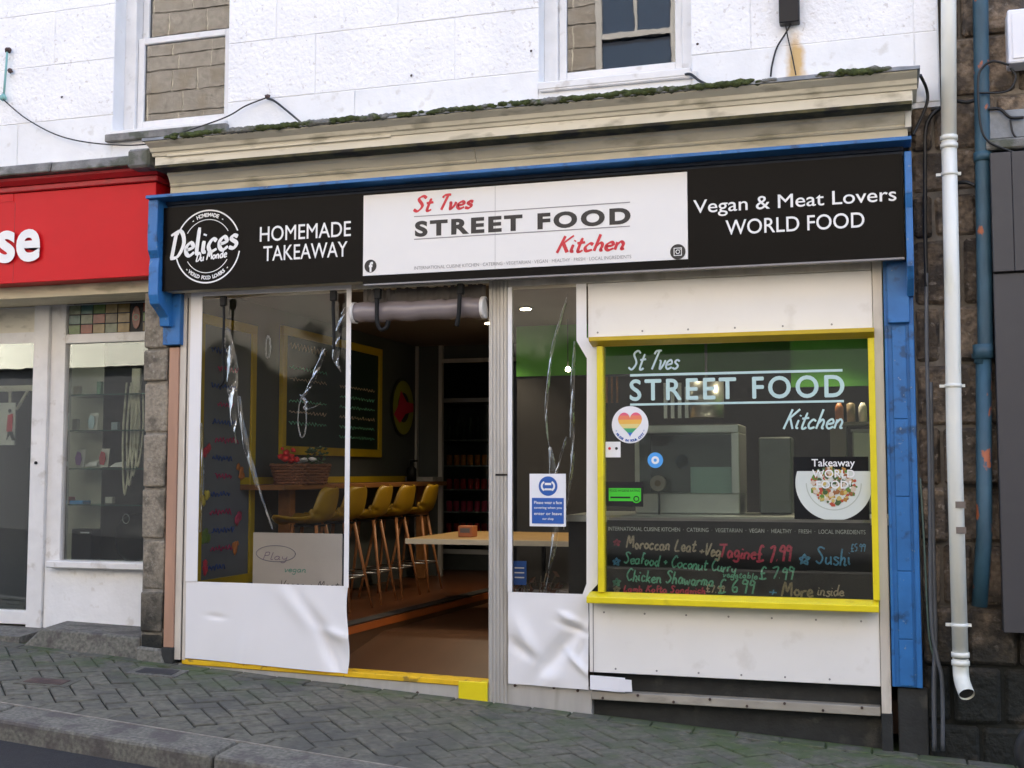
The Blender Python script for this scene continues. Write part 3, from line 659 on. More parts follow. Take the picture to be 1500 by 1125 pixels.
for k, (px_, py_, lb, cc) in enumerate(pic):
    X = [-5.870, -5.656, -5.762][k]; Z = [1.333, 1.333, 1.610][k] + .004
    t = thing('postcard', lb, 'postcard', (X, .6, Z))
    B().hexa([(X - .045, .60, Z), (X + .05, .57, Z), (X + .05, .575, Z), (X - .045, .605, Z), (X - .045, .62, Z + .14), (X + .05, .59, Z + .14), (X + .05, .595, Z + .14), (X - .045, .625, Z + .14)]).link('card', 'card_white', t)
    B().prism([(X - .02, Z + .02), (X + .015, Z + .015), (X + .03, Z + .06), (X + .02, Z + .11), (X - .01, Z + .12), (X - .03, Z + .07)], 'y', .568, .572).link('picture', flat('pic%d' % k, cc), t)
for k, (a_, c_) in enumerate(((-5.766, 1.344), (-5.542, 1.338))):
    bb = B(); bb.prism([(a_ - .05, c_), (a_ + .06, c_), (a_ + .07, c_ + .04), (a_ + .0, c_ + .03)], 'y', .57, .63); bb.link('shell_dish', 'paper', label=['small white dish between the two postcards', 'white dish at the right of the red postcard'][k], cat='dish')
nk = thing('bead_necklace', 'strings of cream beads hanging at the right of the display window', 'necklace', (-5.356, 0.550, 1.975))
for k in range(4):
    xo = -5.422 + k * .035; zt = 1.975 - k * .03; zb_ = 1.129 + k * .07
    pth = smoothpath([(xo - .02, .55, zt), (xo - .035, .54, (zt + zb_) / 2), (xo, .53, zb_), (xo + .035, .54, (zt + zb_) / 2), (xo + .02, .55, zt)], 8)
    B().tube(pth, .008, 5).link('string', 'cream_light', nk)
B().box(-5.433, -5.391 + .03, .6, .62, 1.462, 2.084).link('hanging_card', 'cream_light', label='tall cream display card behind the bead necklaces', cat='card')
bx = thing('black_display_box', 'black box with a small white line standing in the window bottom', 'box', (-5.843, .6, .62))
B().box(-5.938, -5.754, .6, .72, .622, 0.865).link('case', 'dark_plastic', bx, bevel=.006); B().box(-5.855, -5.776, .596, .6, 0.834, 0.845).link('label_strip', 'paper', bx)
bg_ = thing('black_bag', 'black rounded handbag at the right bottom of the display window', 'bag', (-5.420, .65, .62))
B().blob((-5.425, .68, .80), .17, 3, 3, (1, .6, 1.1), .04).link('bag_body', 'dark_plastic', bg_); B().tube([(-5.424 + .03 * math.cos(t), .555, 0.950 + .035 * math.sin(t)) for t in [k * .524 for k in range(12)]], .004, 5, True).link('buckle', 'steel', bg_)
B().box(-5.856 - .03, -5.771, .5, .6, 1.054 + .004, 1.054 + .03).link('turquoise_tag', 'sky_blue', label='small turquoise ticket on the lowest glass shelf', cat='tag')
PX0 = {110: -5.929, 168: -5.573, 112: -5.924, 145: -5.721, 103: -5.954, 160: -5.606}
PZ0 = {582: 1.883 + .004, 632: 1.611 + .004, 738: 1.053 + .004}
for k, (sx_, sy_, w_, h_, cc, lb) in enumerate(((110, 632, .06, .09, (.5, .5, .46), 'small beige card at the left of the second glass shelf'), (168, 632, .07, .06, (.35, .42, .5), 'grey blue box at the right of the second glass shelf'), (112, 582, .07, .07, (.6, .55, .45), 'cream box at the left of the highest glass shelf'), (145, 582, .05, .10, (.2, .35, .25), 'green bottle shape in the middle of the highest glass shelf'), (103, 738, .06, .05, (.7, .3, .35), 'pink box at the left of the lowest glass shelf'), (160, 738, .08, .05, (.7, .7, .68), 'white box at the right of the lowest glass shelf'))):
    z = PZ0[sy_] + .0045; x = PX0[sx_]
    B().hexa([(x - w_ / 2, .60, z), (x + w_ / 2, .58, z), (x + w_ / 2, .62, z), (x - w_ / 2, .64, z), (x - w_ / 2, .60, z + h_), (x + w_ / 2, .58, z + h_), (x + w_ / 2, .62, z + h_), (x - w_ / 2, .64, z + h_)]).link('display_item', flat('display%d' % k, cc), label=lb, cat='goods', bevel=.004)
# built stand-ins for a board and pale brackets reflected in the glass
ps = thing('reflected_board', 'white board with a red and black figure, standing in for a door glass reflection', 'poster', (-6.589, 0.600, 1.521))
B().box(-6.827, -6.490, .6, .61, 1.511, 1.844).link('sheet', 'card_white', ps)
B().prism([(-6.550, 0.590, 1.746)[::2], (-6.506, 0.590, 1.756)[::2], (-6.503, 0.590, 1.692)[::2], (-6.507, 0.590, 1.617)[::2], (-6.559, 0.590, 1.617)[::2]], 'y', .59, .595).link('figure', 'letter_red', ps); B().disc(-6.532, .59, 1.778, .015, 12).link('figure_head', 'letter_black', ps)
B().prism([(-6.544, 0.588, 1.617)[::2], (-6.499, 0.588, 1.617)[::2], (-6.477, 0.588, 1.547)[::2], (-6.503, 0.588, 1.547)[::2], (-6.524, 0.588, 1.595)[::2], (-6.554, 0.588, 1.548)[::2]], 'y', .588, .593).link('figure_legs', 'letter_black', ps)
br = thing('reflected_bracket_rail', 'cream rail on angled brackets, standing in for a reflection in the left shop glass', 'rail', (-6.807, 0.800, 1.969))
bb = B(); z = 1.966; bb.box(-7.5, -6.465, .8, .84, z - .015, z + .03)
bb.tube([(-6.655, .82, 1.801), (-6.555, .82, 1.953)], .012, 6); bb.tube([(-6.721, .82, 1.802), (-6.727, .82, 1.967)], .012, 6); bb.link('rail', 'cream_light', br)
bb = B(); z = 1.979; bb.box(-6.168, -5.652, .82, .85, z - .012, z + .015); bb.tube([(-5.744, .83, 1.969), (-5.648, .83, 1.865)], .012, 6); bb.tube([(-5.652, .83, 2.160), (-5.652, .83, 1.307)], .012, 6); bb.link('rail', 'cream_light', br)
bb = B(); bb.box(-9, -6.599, .9, 1.2, .2, 1.501); bb.link('dark_counter', 'room_dark', label='dark low counter inside the left shop door', cat='counter')

# ================================================================ SHOPFRONT
sf = thing('food_shopfront', 'shopfront of aluminium posts, blue pilaster and yellow threshold beneath the black and white sign', 'shopfront', (-2.2, 0, 0))
B().box(-4.60, -2.378, -.012, .09, 2.505, 2.72).link('head_beam', 'cream_light', sf, bevel=.004)
B().box(-2.24, -.03, -.03, .09, 2.47, 2.53).link('head_rail', 'alu', sf, bevel=.004)
B().box(-2.24, -.03, 0, .09, 2.532, 2.72).link('head_board', 'alu_cream', sf)
# fluted grey post
post = B().box(-2.376, -2.243, -.005, .09, -.165, 2.72).link('grey_post', 'alu', sf)
for k in range(5):
    x = -2.376 + .010 + k * .0245
    B().box(x, x + .014, -.012, -.004, -.165, 2.60).link('flute', 'alu', post, bevel=.002)
B().box(-2.33, -2.25, -.0135, -.0122, 1.276, 1.289).link('scratch', 'dark_plastic', post)
# left jamb: pinkish timber, aluminium angles
B().box(-4.70, -4.625, -.03, .06, .11, 2.16).link('timber_post', 'pink_wood', sf, bevel=.004)
B().box(-4.705, -4.62, -.045, .06, -.01, .11).link('post_foot', 'dark_base', sf, bevel=.004)
B().box(-4.622, -4.575, -.015, .06, .03, 2.53).link('jamb_angle', 'alu_cream', sf)
B().box(-4.572, -4.56, -.005, .06, .03, 2.53).link('jamb_gap', 'dark_plastic', sf)
B().box(-4.558, -4.535, -.02, .06, .03, 2.53).link('jamb_frame', 'alu_cream', sf)
# threshold: yellow painted bar that falls a little to the right, grey sill under it
def slope(xa, xb, za, zb, t, y0, y1, m, nm, par, **kw): return B().hexa([(xa, y0, za - t), (xb, y0, zb - t), (xb, y1, zb - t), (xa, y1, za - t), (xa, y0, za), (xb, y0, zb), (xb, y1, zb), (xa, y1, za)]).link(nm, m, par, **kw)
slope(-4.56, -2.378, .036, -.010, .034, -.02, .12, 'orange_thr', 'yellow_threshold', sf, bevel=.004)
B().hexa([(-4.62, -.008, gz(-4.62, 0) - .03), (-2.378, -.008, gz(-2.378, 0) - .05), (-2.378, .1, -.2), (-4.62, .1, -.1), (-4.62, -.008, .003), (-2.378, -.008, -.046), (-2.378, .1, -.046), (-4.62, .1, .003)]).link('grey_sill', 'alu', sf)
B().box(-2.57, -2.379, -.024, .05, -.15, -.009).link('yellow_kick_block', 'yellow', sf, bevel=.004)
for x in (-4.3, -3.75, -3.2, -2.85):
    z = .01 - .065 - (x + 4.3) * .03
    B().cyl((x, -.016, z), (x, -.007, z), .009, 8).link('bolt', 'grille_metal', sf)
# sill box under the second curtain, long rail and dark recess to the right
B().hexa([(-2.243, -.01, -.19), (-1.715, -.01, -.215), (-1.715, .09, -.215), (-2.243, .09, -.19), (-2.243, -.01, -.008), (-1.715, -.01, -.022), (-1.715, .09, -.022), (-2.243, .09, -.008)]).link('grey_sill_box', 'alu', sf)
slope(-1.712, -.035, -.025, -.028, .05, -.03, .06, 'rail_grey', 'long_rail', sf, bevel=.003)
B().hexa([(-1.714, .05, -.35), (-.03, .05, -.35), (-.03, .09, -.35), (-1.714, .09, -.35), (-1.714, .05, .12), (-.03, .05, .12), (-.03, .09, .12), (-1.714, .09, .12)]).link('dark_plinth', 'dark_base', sf)
for k in range(8):
    x = -1.64 + k * .215; z = -.035 if k % 2 else -.062
    B().cyl((x, -.04, z), (x, -.029, z), .008, 8).link('bolt', 'grille_metal', sf)
for x, z in ((-2.20, -.02), (-1.95, -.02), (-1.80, -.03), (-1.95, -.17), (-1.77, -.19)): B().cyl((x, -.02, z), (x, -.009, z), .009, 8).link('bolt', 'grille_metal', sf)
# right side: white boards, cream post, blue pilaster
B().box(-1.722, -.03, -.03, .02, 2.115, 2.468).link('upper_white_panel', 'panel', sf, bevel=.003)
lp = B().box(-1.722, -.03, -.03, .02, .088, .52).link('lower_white_panel', 'panel', sf, bevel=.003)
B().box(-1.70, -1.695, -.033, -.029, .09, .515).link('panel_joint', 'letter_grey', lp)
for k in range(7):
    for z in (.115, .45):
        x = -1.63 + k * .25 + (.07 if z < .2 else 0)
        if x < -.06: B().cyl((x, -.034, z), (x, -.029, z), .006, 8).link('screw', 'letter_grey', lp)
for k in range(6):
    x = -1.66 + k * .28; B().cyl((x, -.034, 2.16), (x, -.029, 2.16), .006, 8).link('screw', 'letter_grey', sf)
B().box(-.028, .026, -.04, .06, -.06, 2.53).link('cream_post', 'alu_cream', sf, bevel=.003)
B().box(-.03, .03, -.045, .06, -.34, -.062).link('cream_post_foot', 'dark_base', sf, bevel=.003)
pil = B().box(.032, .195, -.05, .08, .095, 2.515).link('blue_pilaster', 'blue', sf, bevel=.003)
zz = [.10, .36, .74, 1.16, 1.60, 2.14]
for a, c in zip(zz[:-1], zz[1:]): B().box(.072, .150, -.058, -.049, a + .003, c - .003).link('raised_panel', 'blue', pil, bevel=.003)
B().box(.032, .05, -.062, -.049, .096, 2.14).link('edge_bead', 'blue', pil, bevel=.003); B().box(.165, .194, -.066, -.049, .096, 2.14).link('edge_bead', 'blue', pil, bevel=.003)
B().box(.052, .172, -.09, -.045, 2.15, 2.50).link('pilaster_cap', 'blue', pil, bevel=.004)
B().box(.06, .22, -.03, .06, -.34, .09).link('pilaster_plinth', 'dark_base', sf, bevel=.006)

# ---------------------------------------------------------------- black and white fascia sign with blue surround
fs_ = thing('fascia_sign', 'long black and white sign of the street food kitchen in a blue timber surround', 'sign', (-2.2, -.2, 2.5))
SY = -.2
ml = B().box(-4.655, -3.168, SY, SY + .02, 2.527, 3.10).link('left_black_panel', 'sign_black', fs_)
mw = B().box(-3.167, -1.070, SY - .003, SY + .02, 2.560, 3.085).link('white_panel', 'sign_white', fs_)
B().box(-3.168, -1.069, SY, SY + .016, 2.51, 2.559).link('lower_black_strip', 'sign_black', fs_)
B().box(-3.168, -1.069, SY, SY + .016, 3.087, 3.10).link('upper_black_strip', 'sign_black', fs_)
B().box(-2.273, -2.273 + .002, -.2036, -.203, 2.562, 3.083).link('panel_seam', 'letter_grey', mw)
mr = B().box(-1.068, .150, SY, SY + .02, 2.508, 3.10).link('right_black_panel', 'sign_black', fs_)
B().box(-4.655, .15, SY + .021, -.06, 2.53, 3.10).link('backing_board', 'cream', fs_)
B().prism([(-.205, 2.496), (-.205, 2.506), (-.16, 2.507), (-.16, 2.496)], 'x', -3.16, .15).link('bottom_trim', 'letter_grey', fs_)
B().prism([(-.30, 3.15), (-.30, 3.172), (-.127, 3.182), (-.127, 3.15)], 'x', -4.735, .20).link('blue_hood', 'blue', fs_, bevel=.003)
B().prism([(-.150, 3.101), (-.150, 3.125), (-.165, 3.13), (-.165, 3.149), (-.127, 3.149), (-.127, 3.101)], 'x', -4.66, .158).link('blue_hood_moulding', 'blue_shaded', fs_)
ebl = [(-.265, 3.149), (-.27, 2.90), (-.262, 2.80), (-.235, 2.75), (-.245, 2.69), (-.245, 2.50), (-.225, 2.44), (-.16, 2.40), (-.11, 2.36), (-.10, 2.30), (-.02, 2.30), (-.02, 3.149)]
B().prism(ebl, 'x', -4.735, -4.660).link('end_bracket', 'blue', fs_, bevel=.004)
B().box(-4.735, -4.60, -.062, .02, 2.175, 2.528).link('bracket_plinth', 'blue', fs_, bevel=.004)
B().prism([(-.25, 3.099), (-.26, 2.86), (-.235, 2.78), (-.235, 2.45), (-.20, 2.38), (-.10, 2.30), (-.02, 2.30), (-.02, 3.099)], 'x', .160, .198).link('end_bracket', 'blue', fs_, bevel=.004)
ty = SY - .0015; tw = SY - .0045
text('HOMEMADE', -3.915, -3.256, 2.825, 2.925, ty, 'letter_white', ml, bold=.005)
text('TAKEAWAY', -3.887, -3.279, 2.693, 2.793, ty, 'letter_white', ml, bold=.005)
text('Vegan & Meat Lovers', -1.034, 0.113, 2.806, 2.910, ty, 'letter_white', mr, bold=.005)
text('WORLD FOOD', -0.846, -0.063, 2.690, 2.778, ty, 'letter_white', mr, bold=.006)
text('STREET FOOD', -2.809, -1.413, 2.791, 2.894, tw, 'letter_black', mw, bold=.045, space=1.25)
def rule(x0, x1, z, t, y, m, par): return B().box(x0, x1, y, y + .001, z - t / 2, z + t / 2).link('rule', m, par)
rule(-2.815, -1.416, 2.924, .006, tw, 'letter_grey', mw); rule(-2.814, -1.418, 2.778, .006, tw, 'letter_grey', mw)
script('St Ives', -2.820, 2.956, .098, tw, 'letter_red', mw, w=.21, slant=.32, width=.40, nib=.5)
script('Kitchen', -1.882, 2.639, .105, tw, 'letter_red', mw, w=.20, slant=.32, width=.435, nib=.5)
text('INTERNATIONAL CUISINE KITCHEN · CATERING · VEGETARIAN · VEGAN · HEALTHY · FRESH · LOCAL INGREDIENTS', -2.812, -1.411, 2.582, 2.603, tw, 'letter_grey', mw)
fcx, fcz = -3.114, 2.621
fb = B().disc(fcx, tw, fcz, .042).link('round_icon', 'letter_black', mw)
text('f', fcx - .010, fcx + .018, fcz - .038, fcz + .027, tw - .0015, 'letter_white', mw, bold=.05)
icx, icz = -1.130, 2.606
B().disc(icx, tw, icz, .046).link('round_icon', 'letter_black', mw)
def sqring(cx, cz, a, t, y):
    bb = B()
    for x0, x1, z0, z1 in ((-a, a, a - t, a), (-a, a, -a, -a + t), (-a, -a + t, -a + t, a - t), (a - t, a, -a + t, a - t)): bb.box(cx + x0, cx + x1, y, y + .0008, cz + z0, cz + z1)
    return bb
bb = sqring(icx, icz, .024, .004, tw - .0015); bb.ring(icx, tw - .0015, icz, .009, .013, n=20); bb.disc(icx + .014, tw - .0015, icz + .014, .003, 8); bb.link('icon_mark', 'letter_white', mw)
# round logo
lx, lz = -4.310, 2.816; lr = (3.068 - 2.565) / 2
bb = B()
bb.ring(lx, ty, lz, lr - .010, lr, 22, 158); bb.ring(lx, ty, lz, lr - .010, lr, 197, 350); bb.ring(lx, ty, lz, lr * .72, lr * .72 + .005, 32, 148); bb.ring(lx, ty, lz, lr * .70, lr * .70 + .005, 212, 328)
bb.link('logo_ring', 'letter_white', ml)
def arc_text(s, cx, cz, r, a0, a1, h, m, par, y, inward=False):
    n = len(s); bb = B()
    for k, ch in enumerate(s):
        if ch == ' ': continue
        a = R(a0 + (a1 - a0) * (k + .5) / n)
        cu = bpy.data.curves.new('t', 'FONT'); cu.body = ch; cu.size = h; cu.offset = .0015; cu.resolution_u = 2
        to = bpy.data.objects.new('t', cu); C.objects.link(to); me = bpy.data.meshes.new_from_object(to.evaluated_get(bpy.context.evaluated_depsgraph_get()))
        rot = a - math.pi / 2 if not inward else a + math.pi / 2
        vs = [v.co for v in me.vertices]; w = (max(v.x for v in vs) + min(v.x for v in vs)) / 2
        bb.add([(cx + r * math.cos(a) + (v.x - w) * math.cos(rot) - (v.y - h * .36) * math.sin(rot), y, cz + r * math.sin(a) + (v.x - w) * math.sin(rot) + (v.y - h * .36) * math.cos(rot)) for v in vs], [tuple(p.vertices) for p in me.polygons])
        bpy.data.objects.remove(to); bpy.data.curves.remove(cu); bpy.data.meshes.remove(me)
    bb.link('arc_lettering', m, par)
arc_text('- HOMEMADE -', lx, lz, lr * .86, 125, 55, .036, 'letter_white', ml, ty)
arc_text('- WORLD FOOD LOVERS -', lx, lz, lr * .84, 222, 318, .034, 'letter_white', ml, ty, True)
B().prism([(lx - lr * .98, lz - .05), (lx + lr * 1.0, lz + .02), (lx + lr * 1.05, lz + .10), (lx - lr * 1.05, lz + .03)], 'y', ty - .0002, ty - .0001).link('logo_band', 'sign_black', ml)
script('Delices', -4.599, 2.743, .19, ty - .0022, 'letter_white', ml, w=.15, slant=.16, width=.53, ang=6, nib=.4)
script('Du Monde', -4.397, 2.716, .062, ty - .003, 'letter_white', ml, w=.17, slant=.2, width=.24, ang=5, nib=.3)

# ---------------------------------------------------------------- vinyl curtains
def sheet(fn, u0, u1, v0, v1, nu, nv, skip=None):
    b = B(); vs = [fn(u0 + (u1 - u0) * i / nu, v0 + (v1 - v0) * j / nv) for j in range(nv + 1) for i in range(nu + 1)]
    fs = [(j * (nu + 1) + i, j * (nu + 1) + i + 1, (j + 1) * (nu + 1) + i + 1, (j + 1) * (nu + 1) + i) for j in range(nv) for i in range(nu)]
    b.add(vs, fs, True); return b
def dent(x, z, cx, cz, ang, L, W, d):
    dx, dz = x - cx, z - cz; c, s = math.cos(R(ang)), math.sin(R(ang)); u = dx * c + dz * s; v = -dx * s + dz * c
    return d * math.exp(-(u / L) ** 2 - (v / W) ** 2)
def f1(x, z):
    k = max(0, (.56 - z) / .56)
    y = -.03 + .010 * math.sin(x * 4) * k
    y += dent(x, z, -3.55, .32, -48, .28, .05, .040) + dent(x, z, -3.62, .38, -42, .25, .07, -.03) + dent(x, z, -3.45, .12, -60, .14, .04, .03) + dent(x, z, -4.30, .33, -5, .07, .014, .010) + dent(x, z, -3.42, .25, -15, .1, .03, -.02) + dent(x, z, -4.1, .05, 80, .2, .05, -.012)
    return y
c1 = thing('vinyl_curtain', 'white edged clear vinyl curtain hanging at the left of the open doorway', 'vinyl curtain', (-3.95, -.03, 0), group='vinyl curtains of the shopfront')
def low1(u, v):
    za = .560 - .0 * u; zb = .045 - (u) * .045; z = zb + (za - zb) * v
    x = -4.531 + (1.205) * u + (.012 * math.sin(v * 6) if u > .9 else 0) * (u - .9) * 10
    return (x, f1(x, z), z)
sheet(low1, 0, 1, 0, 1, 70, 36).link('white_skirt', 'vinyl_white', c1)
B().box(-4.532, -4.443, -.036, -.030, .561, 2.575).link('left_border', 'vinyl_white', c1)
B().box(-3.358, -3.325, -.036, -.030, .55, 2.575).link('right_border', 'vinyl_white', c1)
B().box(-4.442, -3.359, -.036, -.030, 2.505, 2.575).link('top_border', 'vinyl_white', c1)
def pane_fn(x0, x1, z0, z1, seed, amp):
    rd = random.Random(seed); W = [(rd.uniform(3, 9), rd.uniform(1, 4), rd.uniform(0, 6)) for _ in range(5)]
    def f(u, v):
        x = x0 + (x1 - x0) * u; z = z0 + (z1 - z0) * v; e = min(1, 6 * min(u, 1 - u), 6 * min(v, 1 - v))
        y = -.03 + amp * e * sum(math.sin(a * x + b_ * z + c) for a, b_, c in W) / 5
        return (x, y, z)
    return f
sheet(pane_fn(-4.442, -3.359, .56, 2.504, 2, .012), 0, 1, 0, 1, 40, 60).link('clear_window', 'vinyl_clear', c1)
def crease(pts, w, seed, par, y0=-.042, amp=.010):
    rd = random.Random(seed); P = smoothpath([(p[0], y0, p[1]) for p in pts], 14); n = len(P); b = B(); nw = 7; vs = []
    for i, p in enumerate(P):
        t = i / (n - 1); ww = w * (math.sin(math.pi * min(1, t * 1.1 + .05)) ** .6 + .08)
        for k in range(nw):
            s_ = k / (nw - 1) - .5
            vs.append((p.x + s_ * ww, y0 + amp * .3 * rd.uniform(-1, 1) + amp * .6 * math.sin(i * .5 + seed + k * .9) - amp * (1 - 4 * s_ * s_), p.z + rd.uniform(-.004, .004)))
    fs = [(i * nw + k, i * nw + k + 1, (i + 1) * nw + k + 1, (i + 1) * nw + k) for i in range(n - 1) for k in range(nw - 1)]
    b.add(vs, fs, True); b.link('crease', 'vinyl_crease', par)
crease([(-4.254, -0.040, 2.291)[::2], (-4.202, -0.040, 2.047)[::2], (-4.185, -0.040, 1.721)[::2], (-4.160, -0.040, 1.490)[::2]], 0.076, 1, c1)
crease([(-4.145, -0.040, 1.813)[::2], (-4.098, -0.040, 1.536)[::2], (-4.011, -0.040, 1.261)[::2], (-3.873, -0.040, 0.922)[::2]], 0.040, 2, c1)
crease([(-3.354, -0.040, 2.386)[::2], (-3.421, -0.040, 2.207)[::2], (-3.429, -0.040, 2.048)[::2], (-3.389, -0.040, 1.957)[::2]], 0.054, 3, c1)
crease([(-3.514, -0.040, 2.119)[::2], (-3.562, -0.040, 1.984)[::2], (-3.626, -0.040, 1.849)[::2], (-3.685, -0.040, 1.782)[::2]], 0.036, 4, c1)
for cx_, cz_, rx, rz, m_ in ((-3.668, 1.659, .030, .130, 0), (-3.930, 2.141, .018, .075, 0)):
    b = B().tube([(cx_ + rx * math.cos(k * .314) + random.uniform(-.003, .003), -.042, cz_ + rz * math.sin(k * .314)) for k in range(20)], .0045, 5, True); b.link('crease', 'vinyl_crease', c1)
crease([(-3.685, -0.040, 1.814)[::2], (-3.634, -0.040, 1.758)[::2], (-3.644, -0.040, 1.713)[::2], (-3.534, -0.040, 1.747)[::2]], 0.027, 6, c1)
crease([(-4.430, -0.040, 1.632)[::2], (-4.411, -0.040, 1.260)[::2], (-4.419, -0.040, 0.891)[::2]], 0.018, 8, c1)

c2 = thing('vinyl_curtain', 'white edged clear vinyl curtain hanging between the grey post and yellow serving window', 'vinyl curtain', (-1.98, -.03, 0), group='vinyl curtains of the shopfront')
def f2(x, z):
    y = -.035
    y += dent(x, z, -1.99, .42, 15, .02, .02, 0) + dent(x, z, -1.83, .40, -25, .07, .022, -.030) + dent(x, z, -1.82, .345, -20, .09, .018, .022) + dent(x, z, -1.90, .22, 50, .26, .05, .035) + dent(x, z, -2.12, .26, -62, .16, .05, -.03) + dent(x, z, -2.14, .20, -35, .10, .035, .028) + dent(x, z, -1.79, .13, -45, .09, .02, -.028) + dent(x, z, -1.77, .22, 75, .08, .03, .02) + dent(x, z, -1.98, .04, 5, .1, .05, -.012)
    return y
def low2(u, v):
    zb = -.006 - u * .012; z = zb + (.556 - zb) * v; x = -2.238 + (.510) * u - (.02 * (1 - abs(2 * v - 1)) if False else 0)
    return (x, f2(x, z), z)
sheet(low2, 0, 1, 0, 1, 60, 50).link('white_skirt', 'vinyl_white', c2)
B().box(-2.240, -2.212, -.040, -.034, .557, 2.468).link('left_border', 'vinyl_white', c2)
zb1, zb2 = 2.122, 2.040
B().prism([(-1.792, 2.468), (-1.728, 2.468), (-1.728, zb1 + .01), (-1.655, zb2 + .02), (-1.665, .62), (-1.72, .56), (-1.735, .52), (-1.76, .556), (-1.735, .62), (-1.732, 1.2), (-1.726, zb2 - .04), (-1.792, zb1 - .01)], 'y', -.046, -.040).link('right_border', 'vinyl_white', c2)
sheet(pane_fn(-2.211, -1.73, .557, 2.466, 5, .010), 0, 1, 0, 1, 24, 60).link('clear_window', 'vinyl_clear', c2)
crease([(-1.846, -0.040, 2.411)[::2], (-1.953, -0.040, 2.028)[::2], (-1.989, -0.040, 1.645)[::2], (-1.964, -0.040, 1.433)[::2]], 0.019, 11, c2)
crease([(-1.964, -0.040, 1.454)[::2], (-1.938, -0.040, 1.179)[::2], (-1.939, -0.040, 0.886)[::2], (-1.992, -0.040, 0.584)[::2]], 0.050, 12, c2)
crease([(-1.804, -0.040, 2.109)[::2], (-1.823, -0.040, 1.685)[::2], (-1.824, -0.040, 1.348)[::2], (-1.878, -0.040, 0.949)[::2]], 0.027, 13, c2)
crease([(-1.858, -0.040, 1.516)[::2], (-1.938, -0.040, 1.264)[::2]] + [(-1.964, -0.040, 1.306)[::2]], 0.018, 14, c2)

# roll of clear vinyl over the doorway
rl = thing('rolled_vinyl', 'clear vinyl door flap rolled up under the doorway head', 'rolled curtain', (-2.84, -.02, 2.35))
rz_ = 2.348; b = B(); rr = random.Random(2)
pts = [(-3.30 + .905 * k / 24, -.02 + rr.uniform(-.003, .003), rz_ + rr.uniform(-.003, .003) + .004 * math.sin(k)) for k in range(25)]
b.tube(pts, [.066 + rr.uniform(-.003, .003) for _ in pts], 18); b.link('roll', 'roll', rl)
for xx in (-3.305, -2.405): 
    b = B(); b.ring(0, 0, 0, 0, 0, n=3) if False else None
    B().tube([(xx - .012, -.02, rz_), (xx + .012, -.02, rz_)], .071, 18).link('end_wrap', 'vinyl_white', rl)
b = B()
for k in range(36):
    x = -3.25 + k * .0235; b.quad((x, -.012 + rr.uniform(-.01, .01), rz_ + .05), (x + .03, -.012 + rr.uniform(-.01, .01), rz_ + .05), (x + .03, -.005 + rr.uniform(-.01, .01), 2.50 + rr.uniform(-.01, .01)), (x, -.005, 2.50 + rr.uniform(-.01, .01)))
b.link('upper_flap', flat('brown_flap', (.09, .075, .065)), rl)
# straps
def strap(pts, r, lb, flatn=False):
    t = thing('curtain_strap', lb, 'strap', pts[0], group='black straps hanging from the shop sign')
    P = smoothpath(pts, 6); B().tube(P, r, 6).link('webbing', 'strap', t)
    B().box(pts[0][0] - .022, pts[0][0] + .022, pts[0][1] - .02, pts[0][1] + .012, pts[0][2] - .06, pts[0][2] + .01).link('buckle', 'strap', t, bevel=.006)
Ys = -.09
strap([(-4.244, -0.090, 2.481), (-4.240, -0.090, 2.322), (-4.247, -0.080, 2.091), (-4.244, -0.070, 1.929), (-4.280, -0.070, 1.874)], .009, 'long thin black strap hanging in front of the menu board')
strap([(-3.425, -0.090, 2.482), (-3.429, -0.090, 2.382), (-3.427, -0.080, 2.248), (-3.430, -0.070, 2.104)], .012, 'black strap at the right side of the left curtain')
strap([(-3.100, -0.110, 2.478), (-3.106, -0.115, 2.366), (-3.100, -0.115, 2.263), (-3.078, -0.110, 2.219), (-3.040, -0.110, 2.231), (-3.026, -0.110, 2.274)], .015, 'black strap ending in a hook over the vinyl roll')
strap([(-2.531, -0.110, 2.483), (-2.538, -0.115, 2.387), (-2.542, -0.115, 2.299), (-2.558, -0.110, 2.222)], .015, 'thick black strap round the right of the vinyl roll')

# ---------------------------------------------------------------- serving window
sw = thing('serving_window', 'yellow framed serving window with frosted kitchen name', 'window', (-.86, -.14, .5))
gx0, gx1, gz0, gz1 = -1.612, -.058, .575, 2.075
B().prism([(-.15, 2.095), (-.15, 2.120), (-.03, 2.132), (-.03, 2.07), (-.06, 2.07)], 'x', -1.690, -.022).link('top_hood', 'yellow_dk', sw, bevel=.002)
B().prism([(-.148, .515), (-.148, .552), (-.05, .575), (-.03, .575), (-.03, .515)], 'x', -1.712, -.030).link('sill', 'yellow', sw, bevel=.003)
B().box(-1.652, -1.615, -.098, -.02, .577, 2.068).link('left_frame', 'yellow', sw, bevel=.003)
B().box(-.060, -.024, -.098, -.02, .577, 2.068).link('right_frame', 'yellow', sw, bevel=.003)
pane = B().box(-1.614, -.061, -.052, -.046, .577, 2.068).link('pane', 'glass_serving', sw)
gy = -.0545
bb_ = B().box(-1.606, -.066, -.040, -.030, .577, 1.008).link('chalkboard', 'board_black', sw)
B().box(-1.59, -.11, -.05, -.041, 1.008, 1.024).link('grey_ledge', 'letter_grey', sw)
text('STREET FOOD', -1.454, -0.198, 1.734, 1.860, gy, 'letter_pale', sw, bold=.018, space=1.22)
rule(-1.454, -0.204, 1.888, .015, gy, 'letter_pale', sw); rule(-1.455, -0.200, 1.709, .013, gy, 'letter_pale', sw)
script('St Ives', -1.466, 1.921, .118, gy, 'letter_pale', sw, w=.10, slant=.30, width=.31)
script('Kitchen', -0.550, 1.551, .118, gy, 'letter_pale', sw, w=.10, slant=.32, width=.345)
cy = -.0415
